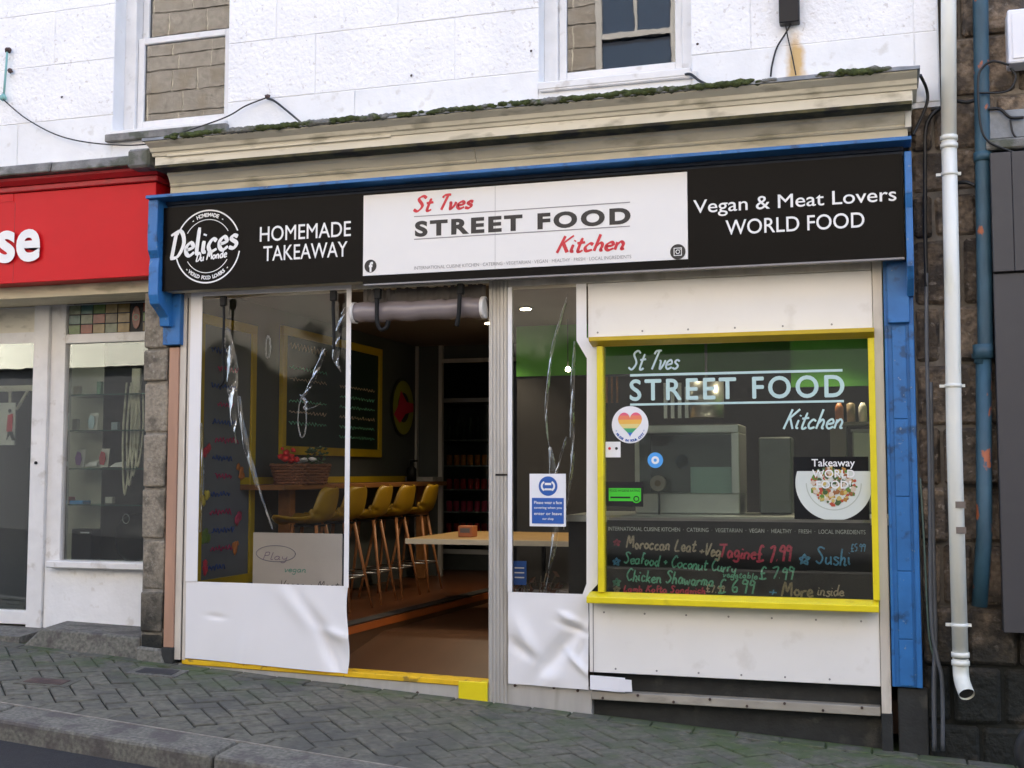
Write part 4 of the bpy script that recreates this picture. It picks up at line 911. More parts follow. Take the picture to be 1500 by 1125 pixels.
text('INTERNATIONAL CUISINE KITCHEN  ·  CATERING  ·  VEGETARIAN  ·  VEGAN  ·  HEALTHY  ·  FRESH  ·  LOCAL INGREDIENTS', -1.598, -0.095, 0.944, 0.968, cy, 'letter_white', bb_)
def chalk(s, p0, p1, h, col, w=.13, ang=0, seed=1, sl=.1):
    script(s, p0[0], p0[2], h, cy, CH[col], bb_, name='chalk_writing', w=w * 1.1, slant=sl, width=p1[0] - p0[0], ang=ang, jitter=.055, seed=seed)
chalk('*', (-1.569, -0.042, 0.855), (-1.514, -0.042, 0.856), .045, 'red', .2)
chalk('Moroccan Leat', (-1.489, -0.042, 0.840), (-1.064, -0.042, 0.848), .075, 'tan', .13, -2, 2)
chalk('+', (-1.048, -0.042, 0.812), (-1.007, -0.042, 0.813), .06, 'tan', .14)
chalk('Veg', (-1.015, -0.042, 0.812), (-0.919, -0.042, 0.814), .075, 'tan', .13, -5)
chalk('Tagine', (-0.935, -0.042, 0.802), (-0.712, -0.042, 0.807), .08, 'red', .14, -3, 4)
chalk('£ 7.99', (-0.713, -0.042, 0.775), (-0.509, -0.042, 0.779), .095, 'red', .13, 1, 5)
chalk('*', (-0.471, -0.042, 0.764), (-0.394, -0.042, 0.766), .075, 'blue', .13)
chalk('Sushi', (-0.375, -0.042, 0.770), (-0.177, -0.042, 0.775), .10, 'blue', .09, -1, 6, .05)
chalk('£5.99', (-0.180, -0.042, 0.845), (-0.097, -0.042, 0.846), .045, 'blue', .12, 2)
chalk('*', (-1.574, -0.042, 0.735), (-1.515, -0.042, 0.737), .055, 'blue', .16)
chalk('Seafood + Coconut Curry', (-1.502, -0.042, 0.753), (-0.832, -0.042, 0.752), .07, 'green', .12, -4, 8)
chalk('vegetable', (-0.912, -0.042, 0.682), (-0.706, -0.042, 0.688), .038, 'green', .16, -2, 9)
chalk('£ 7.99', (-0.698, -0.042, 0.676), (-0.499, -0.042, 0.681), .075, 'green', .12, 0, 3)
chalk('*', (-1.575, -0.042, 0.612), (-1.512, -0.042, 0.614), .055, 'green', .17)
chalk('Chicken Shawarma', (-1.490, -0.042, 0.647), (-0.961, -0.042, 0.649), .075, 'green', .12, -2.5, 12)
chalk('£ 6.99', (-0.938, -0.042, 0.590), (-0.723, -0.042, 0.596), .085, 'green', .11, 0, 13)
chalk('*', (-1.571, -0.042, 0.576), (-1.516, -0.042, 0.577), .04, 'tan', .2)
chalk('Lamb Kofta Sandwich', (-1.508, -0.042, 0.581), (-1.010, -0.042, 0.596), .040, 'red', .2, 0, 14)
chalk('£7.99', (-1.010, -0.042, 0.588), (-0.898, -0.042, 0.591), .045, 'tan', .14, 0, 15)
chalk('+', (-0.645, -0.042, 0.579), (-0.586, -0.042, 0.581), .075, 'blue', .10)
chalk('More', (-0.571, -0.042, 0.581), (-0.390, -0.042, 0.586), .085, 'yellow', .13, 0, 16)
chalk('inside', (-0.370, -0.042, 0.591), (-0.219, -0.042, 0.592), .065, 'tan', .11, 0, 17)

# stickers on the glass
def sticker(name, lb, x, z, r, m): 
    t = thing(name, lb, 'sticker', (x, gy, z)); B().disc(x, gy - .0015, z, r, 40, None, .0015).link('disc', m, t); return t
sx, sz = -1.456, 1.587
st = sticker('rainbow_sticker', 'round white sticker with a rainbow striped heart', sx, sz, .113, 'paper')
cols = [(.75, .12, .22), (.80, .22, .12), (.80, .45, .08), (.75, .62, .25), (.05, .38, .16), (.03, .16, .60)]
heart = []
for k in range(60):
    t = 2 * math.pi * k / 60; heart.append((.0046 * 16 * math.sin(t) ** 3, .0052 * (13 * math.cos(t) - 5 * math.cos(2 * t) - 2 * math.cos(3 * t) - math.cos(4 * t)) + .012))
def clip(poly, z0, z1):
    def half(P, zc, up):
        out = []
        for i in range(len(P)):
            a, c = P[i - 1], P[i]; ia = (a[1] >= zc) == up; ic = (c[1] >= zc) == up
            if ia != ic: t = (zc - a[1]) / (c[1] - a[1]); out.append((a[0] + (c[0] - a[0]) * t, zc))
            if ic: out.append(c)
        return out
    return half(half(poly, z0, True), z1, False)
for k in range(6):
    z1_ = .082 - k * .026; P = clip([(x * 1.0, z) for x, z in heart], z1_ - .026 if k < 5 else -.09, z1_)
    if len(P) > 2: B().prism([(sx + p[0], sz + p[1]) for p in P], 'y', gy - .003, gy - .002).link('stripe', flat('stripe%d' % k, cols[k]), st)
arc_text('* PRIDE IN YOUR CITY *', sx, sz, .097, 200, 340, .018, 'sticker_blue', st, gy - .003, True)
q = thing('square_label', 'small white square label with a red and a black dot below the rainbow sticker', 'label', (-1.563, -0.055, 1.434))
B().box(-1.609, -1.516, gy - .0015, gy, 1.389, 1.484).link('sheet', 'paper', q)
B().disc(-1.584, gy - .003, 1.443, .009, 10).link('mark', 'letter_red', q); B().disc(-1.541, gy - .003, 1.443, .009, 10).link('mark', 'letter_black', q)
st2 = sticker('blue_round_sticker', 'small light blue round sticker left of the middle of the serving window', -1.303, 1.371, .047, 'sky_blue')
B().ring(-1.303, gy - .003, 1.371, .010, .024, n=24).link('mark', 'paper', st2)
hs = thing('hygiene_sticker', 'black sticker with a bright green band at the left of the glass', 'sticker', (-1.493, -0.055, 1.161))
B().box(-1.607, -1.379, gy - .0015, gy, 1.091, 1.240).link('sheet', 'letter_black', hs)
x0_, x1_ = -1.590, -1.392; z0_, z1_ = 1.124, 1.202
B().box(x0_, x1_, gy - .003, gy - .0016, z0_, z1_).link('green_band', 'green_sticker', hs); B().disc(x1_ - .028, gy - .0035, z0_ + .014, .026, 24).link('green_round', 'green_sticker', hs)
B().ring(x1_ - .028, gy - .005, z0_ + .014, .012, .018, n=20).link('rating_ring', 'letter_black', hs)
text('FOOD HYGIENE RATING', x0_ + .006, x1_ - .006, z1_ - .022, z1_ - .008, gy - .0038, 'letter_black', hs); text('①②③④', x0_ + .006, x1_ - .06, z0_ + .012, z0_ + .030, gy - .0038, 'letter_black', hs) if False else rule(x0_ + .01, x1_ - .065, z0_ + .022, .010, gy - .0038, 'letter_black', hs)
# takeaway poster
tp = thing('takeaway_poster', 'black takeaway world food poster with a plate of food', 'poster', (-0.271, -0.055, 1.203))
sh = B().box(-0.490, -0.071, gy - .0012, gy, 1.027, 1.388).link('sheet', 'board_black', tp)
pxc, pzc = -0.266, 1.235; pr = .215
plate = [(pr * math.cos(2 * math.pi * k / 60), pr * math.sin(2 * math.pi * k / 60)) for k in range(60)]
P = clip(plate, 1.027 - pzc, 1.305 - pzc)
B().prism([(pxc + p[0], pzc + p[1]) for p in P], 'y', gy - .003, gy - .002).link('plate', flat('plate', (.62, .66, .62)), tp)
B().ring(pxc, gy - .0036, pzc, .150, .156, 180, 360).link('plate_rim', flat('plate_rim', (.42, .46, .40)), tp)
rf = random.Random(21); fc = [(.42, .06, .03), (.38, .18, .03), (.10, .22, .03), (.28, .10, .03), (.55, .42, .12), (.6, .5, .4), (.05, .1, .03)]
for g_ in range(7):
    b = B()
    for k in range(22):
        a = rf.uniform(0, 6.28); r_ = .13 * math.sqrt(rf.random()); x, z = pxc + r_ * math.cos(a), pzc - .01 + r_ * .85 * math.sin(a)
        s_ = rf.uniform(.008, .022); n_ = rf.randint(4, 7); ph = rf.uniform(0, 6)
        b.add([(x + s_ * rf.uniform(.6, 1) * math.cos(ph + 6.283 * t / n_), gy - .0042 - g_ * .0002 - k * .00005, z + s_ * rf.uniform(.6, 1) * math.sin(ph + 6.283 * t / n_)) for t in range(n_)], [tuple(range(n_))])
    b.link('food', flat('food%d' % g_, fc[g_]), tp, kind='stuff')
for s_, zc, h_ in (('Takeaway', 1.341, .055), ('WORLD', 1.286, .045), ('FOOD!', 1.223, .045)):
    text(s_, -0.422, -0.110, zc - h_ * .4, zc + h_ * .6, gy - .0075, 'letter_white', tp, bold=.01, keep=True)
# paper tucked under the white panel
pp = thing('folded_paper', 'folded white paper tucked below the lower white panel', 'paper', (-1.572, -0.050, 0.035))
B().hexa([(-1.715, -.05, -.012), (-1.50, -.05, -.02), (-1.50, -.045, -.02), (-1.715, -.045, -.012), (-1.715, -.047, .072), (-1.50, -.047, .066), (-1.50, -.042, .066), (-1.715, -.042, .072)]).link('sheet', 'paper', pp)
B().hexa([(-1.54, -.055, -.015), (-1.455, -.055, -.012), (-1.455, -.052, -.012), (-1.54, -.052, -.015), (-1.535, -.053, .060), (-1.46, -.053, .056), (-1.46, -.049, .056), (-1.535, -.049, .060)]).link('folded_corner', 'box_white', pp)
# face covering notice on the clear vinyl
ntc = thing('blue_notice', 'white and blue notice with a face mask symbol on the clear vinyl', 'notice', (-1.973, -0.055, 1.129))
nx0, nx1, nz0, nz1 = -2.092, -1.860, 0.965, 1.289
B().box(nx0, nx1, -.058, -.055, nz0, nz1).link('sheet', 'paper', ntc)
B().box(nx0 + .015, nx1 - .013, -.0595, -.058, nz0 + .017, nz0 + .175).link('blue_block', 'sticker_blue', ntc)
mcx, mcz = -1.973, 1.213; B().disc(mcx, -.0595, mcz, .060).link('mask_disc', 'sticker_blue', ntc)
b = B().box(mcx - .022, mcx + .022, -.061, -.0596, mcz - .026, mcz - .014); b.box(mcx - .020, mcx + .020, -.061, -.0596, mcz + .006, mcz + .020); b.ring(mcx - .012, -.061, mcz, .022, .034, 115, 245, 12); b.ring(mcx + .012, -.061, mcz, .022, .034, -65, 65, 12); b.link('mask_symbol', 'letter_white', ntc)
for k, s_ in enumerate(('Please wear a face', 'covering when you', 'enter or leave', 'our shop')):
    text(s_, nx0 + .03, nx1 - .025, nz0 + .138 - k * .034, nz0 + .156 - k * .034, -.0605, 'letter_white', ntc, bold=.01, keep=(k == 3))

# ================================================================ SHOP INTERIOR
B().box(-4.75, -4.60, .10, 4.50, -.1, 2.72).link('interior_wall_left', 'room_wall', kind='structure')
B().box(-4.60, -4.33, 4.34, 4.44, -.1, 2.60).link('interior_wall_back', 'room_wall', kind='structure')
B().box(-4.33, -3.10, 4.34, 4.44, 2.46, 2.60).link('interior_wall_lintel', 'room_wall', kind='structure')
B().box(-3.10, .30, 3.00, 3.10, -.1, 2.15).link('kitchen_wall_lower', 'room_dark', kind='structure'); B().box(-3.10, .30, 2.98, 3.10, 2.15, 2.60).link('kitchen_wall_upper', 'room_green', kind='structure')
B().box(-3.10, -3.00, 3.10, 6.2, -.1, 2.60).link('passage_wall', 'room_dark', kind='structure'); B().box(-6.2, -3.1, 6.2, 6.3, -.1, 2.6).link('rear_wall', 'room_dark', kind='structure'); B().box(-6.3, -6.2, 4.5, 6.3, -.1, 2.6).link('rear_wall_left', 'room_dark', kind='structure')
B().box(.20, .30, .1, 3.1, -.1, 2.6).link('kitchen_wall_right', 'room_green', kind='structure')
B().box(-6.3, .34, .10, 6.3, 2.60, 2.70).link('ceiling', 'ceiling', kind='structure')
b = B(); b.hexa([(-3.62, .12, -.2), (.3, .12, -.2), (.3, .9, -.2), (-3.62, .9, -.2), (-3.62, .12, -.005), (.3, .12, -.012), (.3, .9, .15), (-3.62, .9, .15)]); b.box(-3.62, .3, .9, 3.0, -.2, .15); b.box(-3.62, -3.1, 3.0, 6.2, -.2, .15); b.link('shop_floor', 'floor_brown', kind='structure')
# raised floor whose edge runs back beside the ramp
ea, ec = (-3.53, .36), (-3.22, 4.9)
b = B(); b.prism([(-4.6, .12), (ea[0] - .03, .12), ea, ec, (-3.1, 6.2), (-6.2, 6.2), (-6.2, 4.5), (-4.6, 4.5)], 'z', -.05, .245); rfl = b.link('raised_floor', 'floor_wood', kind='structure')
b = B(); dx = ec[0] - ea[0]; dy_ = ec[1] - ea[1]
def strip(o0, o1, z0, z1, y0=.12):
    t = (y0 - ea[1]) / dy_; xa = ea[0] + dx * t
    return B().hexa([(xa + o0, y0, z0), (xa + o1, y0, z0), (ec[0] + o1, ec[1], z0), (ec[0] + o0, ec[1], z0), (xa + o0, y0, z1), (xa + o1, y0, z1), (ec[0] + o1, ec[1], z1), (ec[0] + o0, ec[1], z1)])
strip(.003, .02, .188, .238).link('step_riser', 'floor_edge', rfl); strip(.003, .015, .0, .187).link('step_base', 'floor_brown', rfl); strip(-.10, .012, .246, .252).link('step_nosing', 'floor_dark', rfl)
# door lining of the passage
dl = thing('passage_frame', 'grey door lining at the back of the shop', 'door frame', (-4.3, 4.3, .2))
B().box(-4.335, -4.295, 4.29, 4.34, .2, 2.60).link('post', 'alu', dl); B().box(-4.295, -3.12, 4.30, 4.34, 2.42, 2.46).link('head', 'alu', dl)
B().box(-4.597, -4.57, 4.30, 4.34, .25, 2.6).link('corner_trim', 'alu', label='thin grey corner trim where the shop walls meet', cat='trim')

def wall_board(name, lb, y0, y1, z0, z1, m, fw=.06):
    t = thing(name, lb, 'board', (-4.58, (y0 + y1) / 2, z0)); X = -4.598
    p = B().box(X, X + .02, y0 + fw, y1 - fw, z0 + fw, z1 - fw).link('panel', m, t)
    for a in ((y0, y1, z1 - fw, z1), (y0, y1, z0, z0 + fw), (y0, y0 + fw, z0 + fw, z1 - fw), (y1 - fw, y1, z0 + fw, z1 - fw)): B().box(X, X + .035, *a).link('frame_side', 'yellow_dk', t, bevel=.003)
    return t, p
mb, mp_ = wall_board('menu_board', 'tall grey menu board with food pictures in a yellow frame near the door', .14, .95, .47, 2.42, 'board_grey', .07)
rs = random.Random(31)
for k in range(13):
    z = 2.18 - k * .13; col = [flat('ink_blue', (.03, .08, .30)), flat('ink_pink', (.50, .03, .12))][k % 2]
    y0 = .30 + rs.uniform(0, .12); b = B(); n = rs.randint(16, 26)
    pts = [(-4.574, y0 + i * .014, z + .018 * math.sin(i * 1.9 + k) + rs.uniform(-.008, .008)) for i in range(n)]
    b.tube(pts, .005, 4).link('ink_line', col, mb)
fcol = [(.6, .05, .08), (.55, .18, .03), (.75, .6, .1), (.5, .05, .12), (.15, .25, .05), (.6, .2, .05)]
for k, (y, z) in enumerate(((.27, 1.45), (.74, 1.30), (.26, 1.12), (.74, .98), (.27, .84), (.70, .74), (.26, .62))):
    b = B()
    for q_ in range(6): b.blob((-4.570, y + rs.uniform(-.04, .04), z + rs.uniform(-.04, .04)), rs.uniform(.018, .04), q_, 1, (.12, 1, 1))
    b.link('food_picture', flat('menufood%d' % (k % 6), fcol[k % 6]), mb)
cb, cp = wall_board('menu_chalkboard', 'large dark green chalkboard in a yellow frame above the wooden bar', 1.37, 3.37, 1.44, 2.475, flat('board_green', (.014, .03, .024)), .07)
for r_ in range(9):
    z = 2.33 - r_ * .09
    for (ya, yb_) in ((1.50, 2.2), (2.45, 3.25)):
        b = B(); n = int((yb_ - ya) / .02); pts = [(-4.573, ya + i * .02, z + (.012 if r_ else .03) * math.sin(i * 2.1 + r_) + rs.uniform(-.006, .006)) for i in range(n)]
        if rs.random() < .8: b.tube(pts, .0035, 4).link('chalk_line', CH['green' if r_ % 3 else 'tan'], cb)
# wall art
wa = thing('round_wall_sign', 'round yellow and red wall sign on the dark side wall', 'wall sign', (-4.58, 3.94, 1.9))
b = B(); cyy, czz = 3.93, 1.945
b.tube([(-4.585, cyy, czz), (-4.575, cyy, czz)], .30, 32).link('disc', flat('wallart_black', (.02, .025, .02)), wa)
def xring(r0, r1, x, m, nm, a0=0, a1=360):
    vs = []; n = 40
    for k in range(n + 1):
        a = R(a0 + (a1 - a0) * k / n); vs += [(x, cyy + r0 * math.cos(a), czz + r0 * math.sin(a)), (x, cyy + r1 * math.cos(a), czz + r1 * math.sin(a))]
    B().add(vs, [(2 * k, 2 * k + 1, 2 * k + 3, 2 * k + 2) for k in range(n)]).link(nm, m, wa)
xring(.15, .27, -4.572, flat('wallart_green', (.30, .30, .03)), 'ring')
B().add([(-4.570, cyy + a, czz + c) for a, c in ((-.25, -.08), (-.10, -.16), (.05, -.06), (.26, -.03), (.26, .05), (.08, .06), (-.08, .17), (-.14, .02))], [tuple(range(8))]).link('red_mark', flat('wallart_red', (.55, .02, .06)), wa)

# wooden bar along the wall with yellow edge, on a post
bar = thing('wall_bar', 'long wooden bar shelf on posts along the grey side wall', 'bar', (-4.4, 2.4, .25))
B().box(-4.597, -4.22, .75, 4.25, 1.165, 1.205).link('bar_top', 'wood_bar', bar, bevel=.004)
for y in (1.05, 3.9): B().box(-4.42, -4.32, y, y + .09, .25, 1.163).link('post', 'wood_bar', bar, bevel=.004)
B().box(-4.597, -4.575, .75, 4.25, 1.207, 1.26).link('yellow_upstand', 'yellow_dk', bar)
bk = thing('wicker_basket', 'brown wicker basket of red and white packets on the bar', 'basket', (-4.36, 1.25, 1.205))
bcx, bcy, bz = -4.33, 1.25, 1.207
b = B()
for lvl in range(7):
    z = bz + .012 + lvl * .022; s_ = 1 + lvl * .03
    pts = [(bcx + s_ * .12 * math.copysign(abs(math.cos(t)) ** .5, math.cos(t)), bcy + s_ * .27 * math.copysign(abs(math.sin(t)) ** .5, math.sin(t)), z + .006 * math.sin(t * 16 + lvl * 3.1)) for t in [k * 2 * math.pi / 40 for k in range(40)]]
    b.tube(pts, .013, 5, True)
b.link('basket_side', 'wicker', bk); B().box(bcx - .11, bcx + .11, bcy - .25, bcy + .25, bz, bz + .015).link('basket_base', 'wicker', bk)
fw = thing('red_packets', 'bunch of red flowers at the left of the wicker basket', 'flowers', (bcx, 1.1, bz + .1))
b = B(); rr = random.Random(8)
for k in range(26): b.blob((bcx + rr.uniform(-.06, .06), 1.07 + rr.uniform(-.08, .08), bz + .17 + rr.uniform(0, .10)), rr.uniform(.012, .028), k, 1)
b.link('blooms', 'flower', fw)
b = B()
for k in range(8): b.blob((bcx + rr.uniform(-.07, .06), 1.27 + rr.uniform(-.10, .10), bz + .165 + rr.uniform(0, .03)), rr.uniform(.025, .045), k, 1, (1, 1.3, .5))
b.link('white_packets', 'paper', label='crumpled white packets in the middle of the basket', cat='packets')
b = B()
for k in range(60):
    x, y, z = bcx + rr.uniform(-.08, .08), 1.45 + rr.uniform(-.09, .09), bz + .14 + rr.uniform(0, .14); a = rr.uniform(0, 6.28)
    b.add([(x, y, z), (x + .02 * math.cos(a), y + .02 * math.sin(a), z + .02), (x + .045 * math.cos(a), y + .045 * math.sin(a), z + .01), (x + .02 * math.cos(a + .8), y + .02 * math.sin(a + .8), z - .005)], [(0, 1, 2, 3)])
b.link('green_plant', 'leaf', label='small dark green plant at the right of the basket', cat='plant')

# stools
def make_stool(lb, y):
    t = thing('bar_stool', lb, 'stool', (0, 0, 0), group='yellow bar stools along the bar')
    # shell faces -X; profile (x, z) from front lip to back top, half width
    prof_ = [(-.20, .695, .17), (-.185, .72, .19), (-.10, .712, .205), (0, .705, .21), (.09, .715, .21), (.145, .75, .205), (.175, .81, .195), (.195, .88, .18), (.21, .94, .15), (.215, .965, .10)]
    vs = []; nu = 10; P = smoothpath([(p[0], p[2], p[1]) for p in prof_], 3)
    for p in P:
        for k in range(nu + 1):
            s_ = k / nu * 2 - 1; lift = .045 * abs(s_) ** 3 * (1 if p.z < .78 else .3); fwd = -.05 * abs(s_) ** 2.5 * (1 if p.z > .74 else .2)
            vs.append((p.x + fwd, s_ * p.y, p.z - .03 + lift))
    m_ = nu + 1; fs = [(i * m_ + k, i * m_ + k + 1, (i + 1) * m_ + k + 1, (i + 1) * m_ + k) for i in range(len(P) - 1) for k in range(nu)]
    sh_ = B().add(vs, fs, True).link('shell', 'stool_y', t); md = sh_.modifiers.new('thickness', 'SOLIDIFY'); md.thickness = .012
    for sx_ in (-1, 1):
        for sy_ in (-1, 1): B().tube([(sx_ * .09, sy_ * .08, .665), (sx_ * .20, sy_ * .185, .0)], [.015, .010], 8).link('leg', 'stool_wood', t)
    fr = B()
    for sx_, sy_ in ((1, 1), (-1, 1)): pass
    h = .25; a_, c_ = .158, .146
    pts = [(-a_, -c_, h), (a_, -c_, h), (a_, c_, h), (-a_, c_, h)]
    for k in range(4): fr.tube([pts[k], pts[(k + 1) % 4]], .006, 6)
    fr.link('foot_ring', 'wire', t); B().box(-.10, .10, -.09, .09, .655, .668).link('seat_plate', 'dark_plastic', t)
    return t
ys = [(.78, 'first yellow bar stool, behind the left curtain nearest the street'), (1.28, 'second yellow bar stool, just right of the white curtain edge'), (1.80, 'third yellow bar stool from the street'), (2.30, 'fourth yellow bar stool from the street'), (2.86, 'fifth yellow bar stool, farthest from the street')]
s0 = make_stool(ys[0][1], 0)
for k, (y, lb) in enumerate(ys):
    o = s0 if k == 0 else copy_tree(s0); o['label'] = lb; o.location = (-4.02, y, .247); o.rotation_euler = (0, 0, R([2, -3, 4, -2, 3][k]))

# table with a small box
tb = thing('pale_table', 'pale wooden counter table with a white front edge in the doorway', 'table', (-2.75, 1.9, .15))
B().box(-3.47, -2.05, 1.31, 2.55, .765, .795).link('table_top', 'wood_table', tb); B().box(-3.47, -2.05, 1.29, 1.31, .757, .796).link('front_edge', 'table_edge', tb)
for x in (-2.72, -2.15):
    for y in (1.5, 2.45): B().box(x, x + .03, y, y + .03, .15, .765).link('leg', 'dark_plastic', tb)
B().box(-2.9, -2.3, 1.7, 2.3, .38, .40).link('lower_shelf', 'letter_grey', tb)
nb = thing('napkin_box', 'small terracotta coloured box on the pale table', 'box', (-3.134, 1.7, .797))
B().box(-3.155, -3.037, 1.6, 1.72, .797, .797 + .085).link('case', flat('terracotta', (.36, .12, .05)), nb, bevel=.004); B().box(-3.138, -3.059, 1.597, 1.6, .83, .865).link('label', flat('box_label', (.10, .09, .10)), nb)
# small counter things at the back
B().box(-4.58, -4.28, 4.0, 4.30, 1.207, 1.25).link('white_tray', 'alu', label='grey tray at the far end of the bar', cat='tray')
bt = thing('dark_bottle', 'dark pump bottle standing at the far end of the bar', 'bottle', (-4.45, 4.05, 1.25))
B().tube([(-4.47, 3.9, 1.207), (-4.47, 3.9, 1.33), (-4.47, 3.9, 1.36), (-4.47, 3.9, 1.40)], [.05, .05, .02, .018], 12).link('body', 'dark_plastic', bt); B().box(-4.49, -4.41, 3.89, 3.91, 1.40, 1.42).link('pump', 'dark_plastic', bt)

# drinks fridge
frx0, frx1, fy = -4.60, -3.95, 5.05; frz1 = 2.10
fg = thing('drinks_fridge', 'tall glass fronted drinks fridge at the back of the shop', 'fridge', (-4.3, 5.3, .245))
B().box(frx0, frx1, fy + .55, fy + .60, .247, frz1).link('back_panel', 'steel_dk', fg); B().box(frx0, frx0 + .03, fy, fy + .55, .247, frz1).link('side_panel', 'steel_dk', fg); B().box(frx1 - .03, frx1, fy, fy + .55, .247, frz1).link('side_panel', 'steel_dk', fg)
B().box(frx0, frx1, fy, fy + .55, .2472, .42).link('base_panel', 'steel_dk', fg); B().box(frx0 + .03, frx1 - .03, fy, fy + .55, frz1 - .05, frz1).link('top_panel', 'steel_dk', fg)
dr = B(); dr.box(frx0, frx0 + .045, fy - .03, fy - .002, .42, frz1); dr.box(frx1 - .045, frx1, fy - .03, fy - .002, .42, frz1); dr.box(frx0 + .045, frx1 - .045, fy - .03, fy - .002, frz1 - .045, frz1); dr.box(frx0 + .045, frx1 - .045, fy - .03, fy - .002, .42, .47)
drr = dr.link('door', flat('fridge_frame', (.42, .43, .43), .5), fg); B().box(frx0 + .045, frx1 - .045, fy - .018, fy - .014, .47, frz1 - .045).link('pane', 'glass_serving', drr)
can_cols = [flat('can_red', (.45, .02, .03)), flat('can_orange', (.50, .16, .02)), flat('bottle_dark', (.03, .05, .04)), flat('can_pink', (.60, .06, .15))]
def drink(kind, x, y, z, m, lb, grp):
    if kind == 'can': b = B().tube([(0, 0, 0), (0, 0, .01), (0, 0, .105), (0, 0, .115)], [.026, .031, .031, .026], 10)
    else: b = B().tube([(0, 0, 0), (0, 0, .15), (0, 0, .19), (0, 0, .24)], [.032, .032, .014, .013], 10)
    o = b.link('drink_' + kind, m, label=lb, cat=kind, group=grp); o.location = (x, y, z); return o
for k, z in enumerate((.62, .86, 1.10, 1.36, 1.64)):
    B().box(frx0 + .03, frx1 - .03, fy + .03, fy + .5, z, z + .012).link('shelf', flat('fridge_shelf', (.36, .37, .37), .5), fg)
    m_, kd, lb, grp = [(can_cols[0], 'can', 'dark red drinks can on the lowest fridge shelf', 'dark red cans'), (can_cols[3], 'can', 'pinkish red drinks can on the second fridge shelf', 'pink cans'), (can_cols[0], 'can', 'red drinks can on the third fridge shelf', 'red cans'), (can_cols[1], 'can', 'orange drinks can on the fourth fridge shelf', 'orange cans'), (can_cols[2], 'bottle', 'dark bottle on the top fridge shelf', 'dark bottles')][k]
    src = None
    for i in range(7):
        x = frx0 + .08 + i * .08
        od = ['leftmost', 'second from the left', 'third from the left', 'fourth from the left', 'fifth from the left', 'sixth from the left', 'rightmost'][i]
        if src is None: src = c = drink(kd, x, fy + .08, z + .012, m_, lb, grp + ' in the drinks fridge')
        else: c = src.copy(); C.objects.link(c); c.location = (x, fy + .08 + rr.uniform(0, .02), z + .012)
        c['label'] = lb + ', ' + od

# cardboard sign behind the left curtain
cs = thing('cardboard_sign', 'pale cardboard sign with faint handwriting behind the left curtain', 'sign', (-3.9, .2, .5))
X0_, X1_, Z1_ = -4.154, -3.484, 0.884
B().box(X0_, X1_, .20, .21, .25, Z1_).link('sheet', 'card', cs)
oc = ((-3.979), (0.742)); b = B().tube([(oc[0] + .15 * math.cos(t), .198, oc[1] + .055 * math.sin(t)) for t in [k * .26 for k in range(24)]], .002, 4, True); b.link('pen_oval', flat('pen_grey', (.20, .20, .30)), cs)
script('Play', -4.078, 0.700, .055, .198, flat('pen_mauve', (.25, .18, .28)), cs, w=.09, width=.19)
script('vegan', -3.915, 0.620, .045, .198, flat('pen_green', (.15, .38, .30)), cs, w=.12, width=.17)
script('Vegan + Meat', -3.944, 0.516, .05, .198, flat('pen_dark', (.06, .05, .06)), cs, w=.09, width=.44)
B().box(X1_ - .02, X1_ + .03, .215, .23, .25, Z1_ - .002).link('dark_backing', 'dark_plastic', cs)
# second blue notice and dried plant behind the middle curtain
n2 = thing('low_blue_notice', 'blue notice standing low behind the middle curtain', 'notice', (-2.201, 0.100, 0.659))
B().box(-2.246, -2.160, .10, .105, 0.587, 0.737).link('sheet', 'sticker_blue', n2)
for k in range(3): rule(-2.237, -2.174, 0.694 - k * .03, .008, .098, 'letter_white', n2)
dp = thing('dried_plant', 'brown leafy plant in a pot behind the middle curtain', 'plant', (-2.188, 0.500, 0.538))
px_, pz_ = -2.207, .10
B().tube([(px_, .5, .05), (px_, .5, .28)], [.07, .10], 14).link('pot', flat('pot_brown', (.10, .05, .03)), dp)
b = B(); 
for k in range(90):
    a = rr.uniform(0, 6.28); e = rr.uniform(.1, 1.1); L = rr.uniform(.10, .40); x, y, z = px_ + L * .45 * math.cos(a), .5 + L * .4 * math.sin(a), .30 + L * math.sin(e)
    d = rr.uniform(0, 6.28); b.add([(x, y, z), (x + .02 * math.cos(d), y, z + .03), (x + .05 * math.cos(d), y + .01, z + .035 + .02 * math.sin(d)), (x + .03 * math.cos(d), y + .01, z)], [(0, 1, 2, 3)])
b.link('leaves', flat('leaf_brown', (.10, .05, .03)), dp)
b = B(); [b.tube([(px_, .5, .25), (px_ + .05 * math.cos(k * 1.3), .5 + .05 * math.sin(k * 1.3), .45), (px_ + .13 * math.cos(k * 1.3), .5 + .12 * math.sin(k * 1.3), .62)], .004, 4) for k in range(6)]; b.link('stems', flat('stem_brown', (.08, .06, .03)), dp)

# ---------------------------------------------------------------- kitchen behind the serving window
kc = thing('kitchen_counter', 'steel topped counter behind the serving glass', 'counter', (-.9, .4, .15))
B().box(-1.9, .18, .12, .95, .99, 1.03).link('counter_top', 'steel', kc); B().box(-1.9, .18, .16, .93, .15, .988).link('cabinet', 'room_dark', kc)
hc = thing('heated_cabinet', 'stainless steel heated food cabinet with glass front on the counter', 'food cabinet', (-1.3, .6, 1.03))
x0, x1, y0, y1, z0, z1 = -1.529, -0.859, .45, .88, 1.033, 1.604
B().box(x0, x1, y0, y1, z1 - .055, z1).link('top', 'steel', hc, bevel=.006); B().box(x0, x1, y0, y1, z0, z0 + .13).link('base', 'steel', hc, bevel=.006)
B().box(x1 - .05, x1, y0, y1, z0 + .13, z1 - .055).link('side_post', 'steel', hc, bevel=.004); B().box(x0, x0 + .03, y0, y1, z0 + .13, z1 - .055).link('side_post', 'steel', hc)
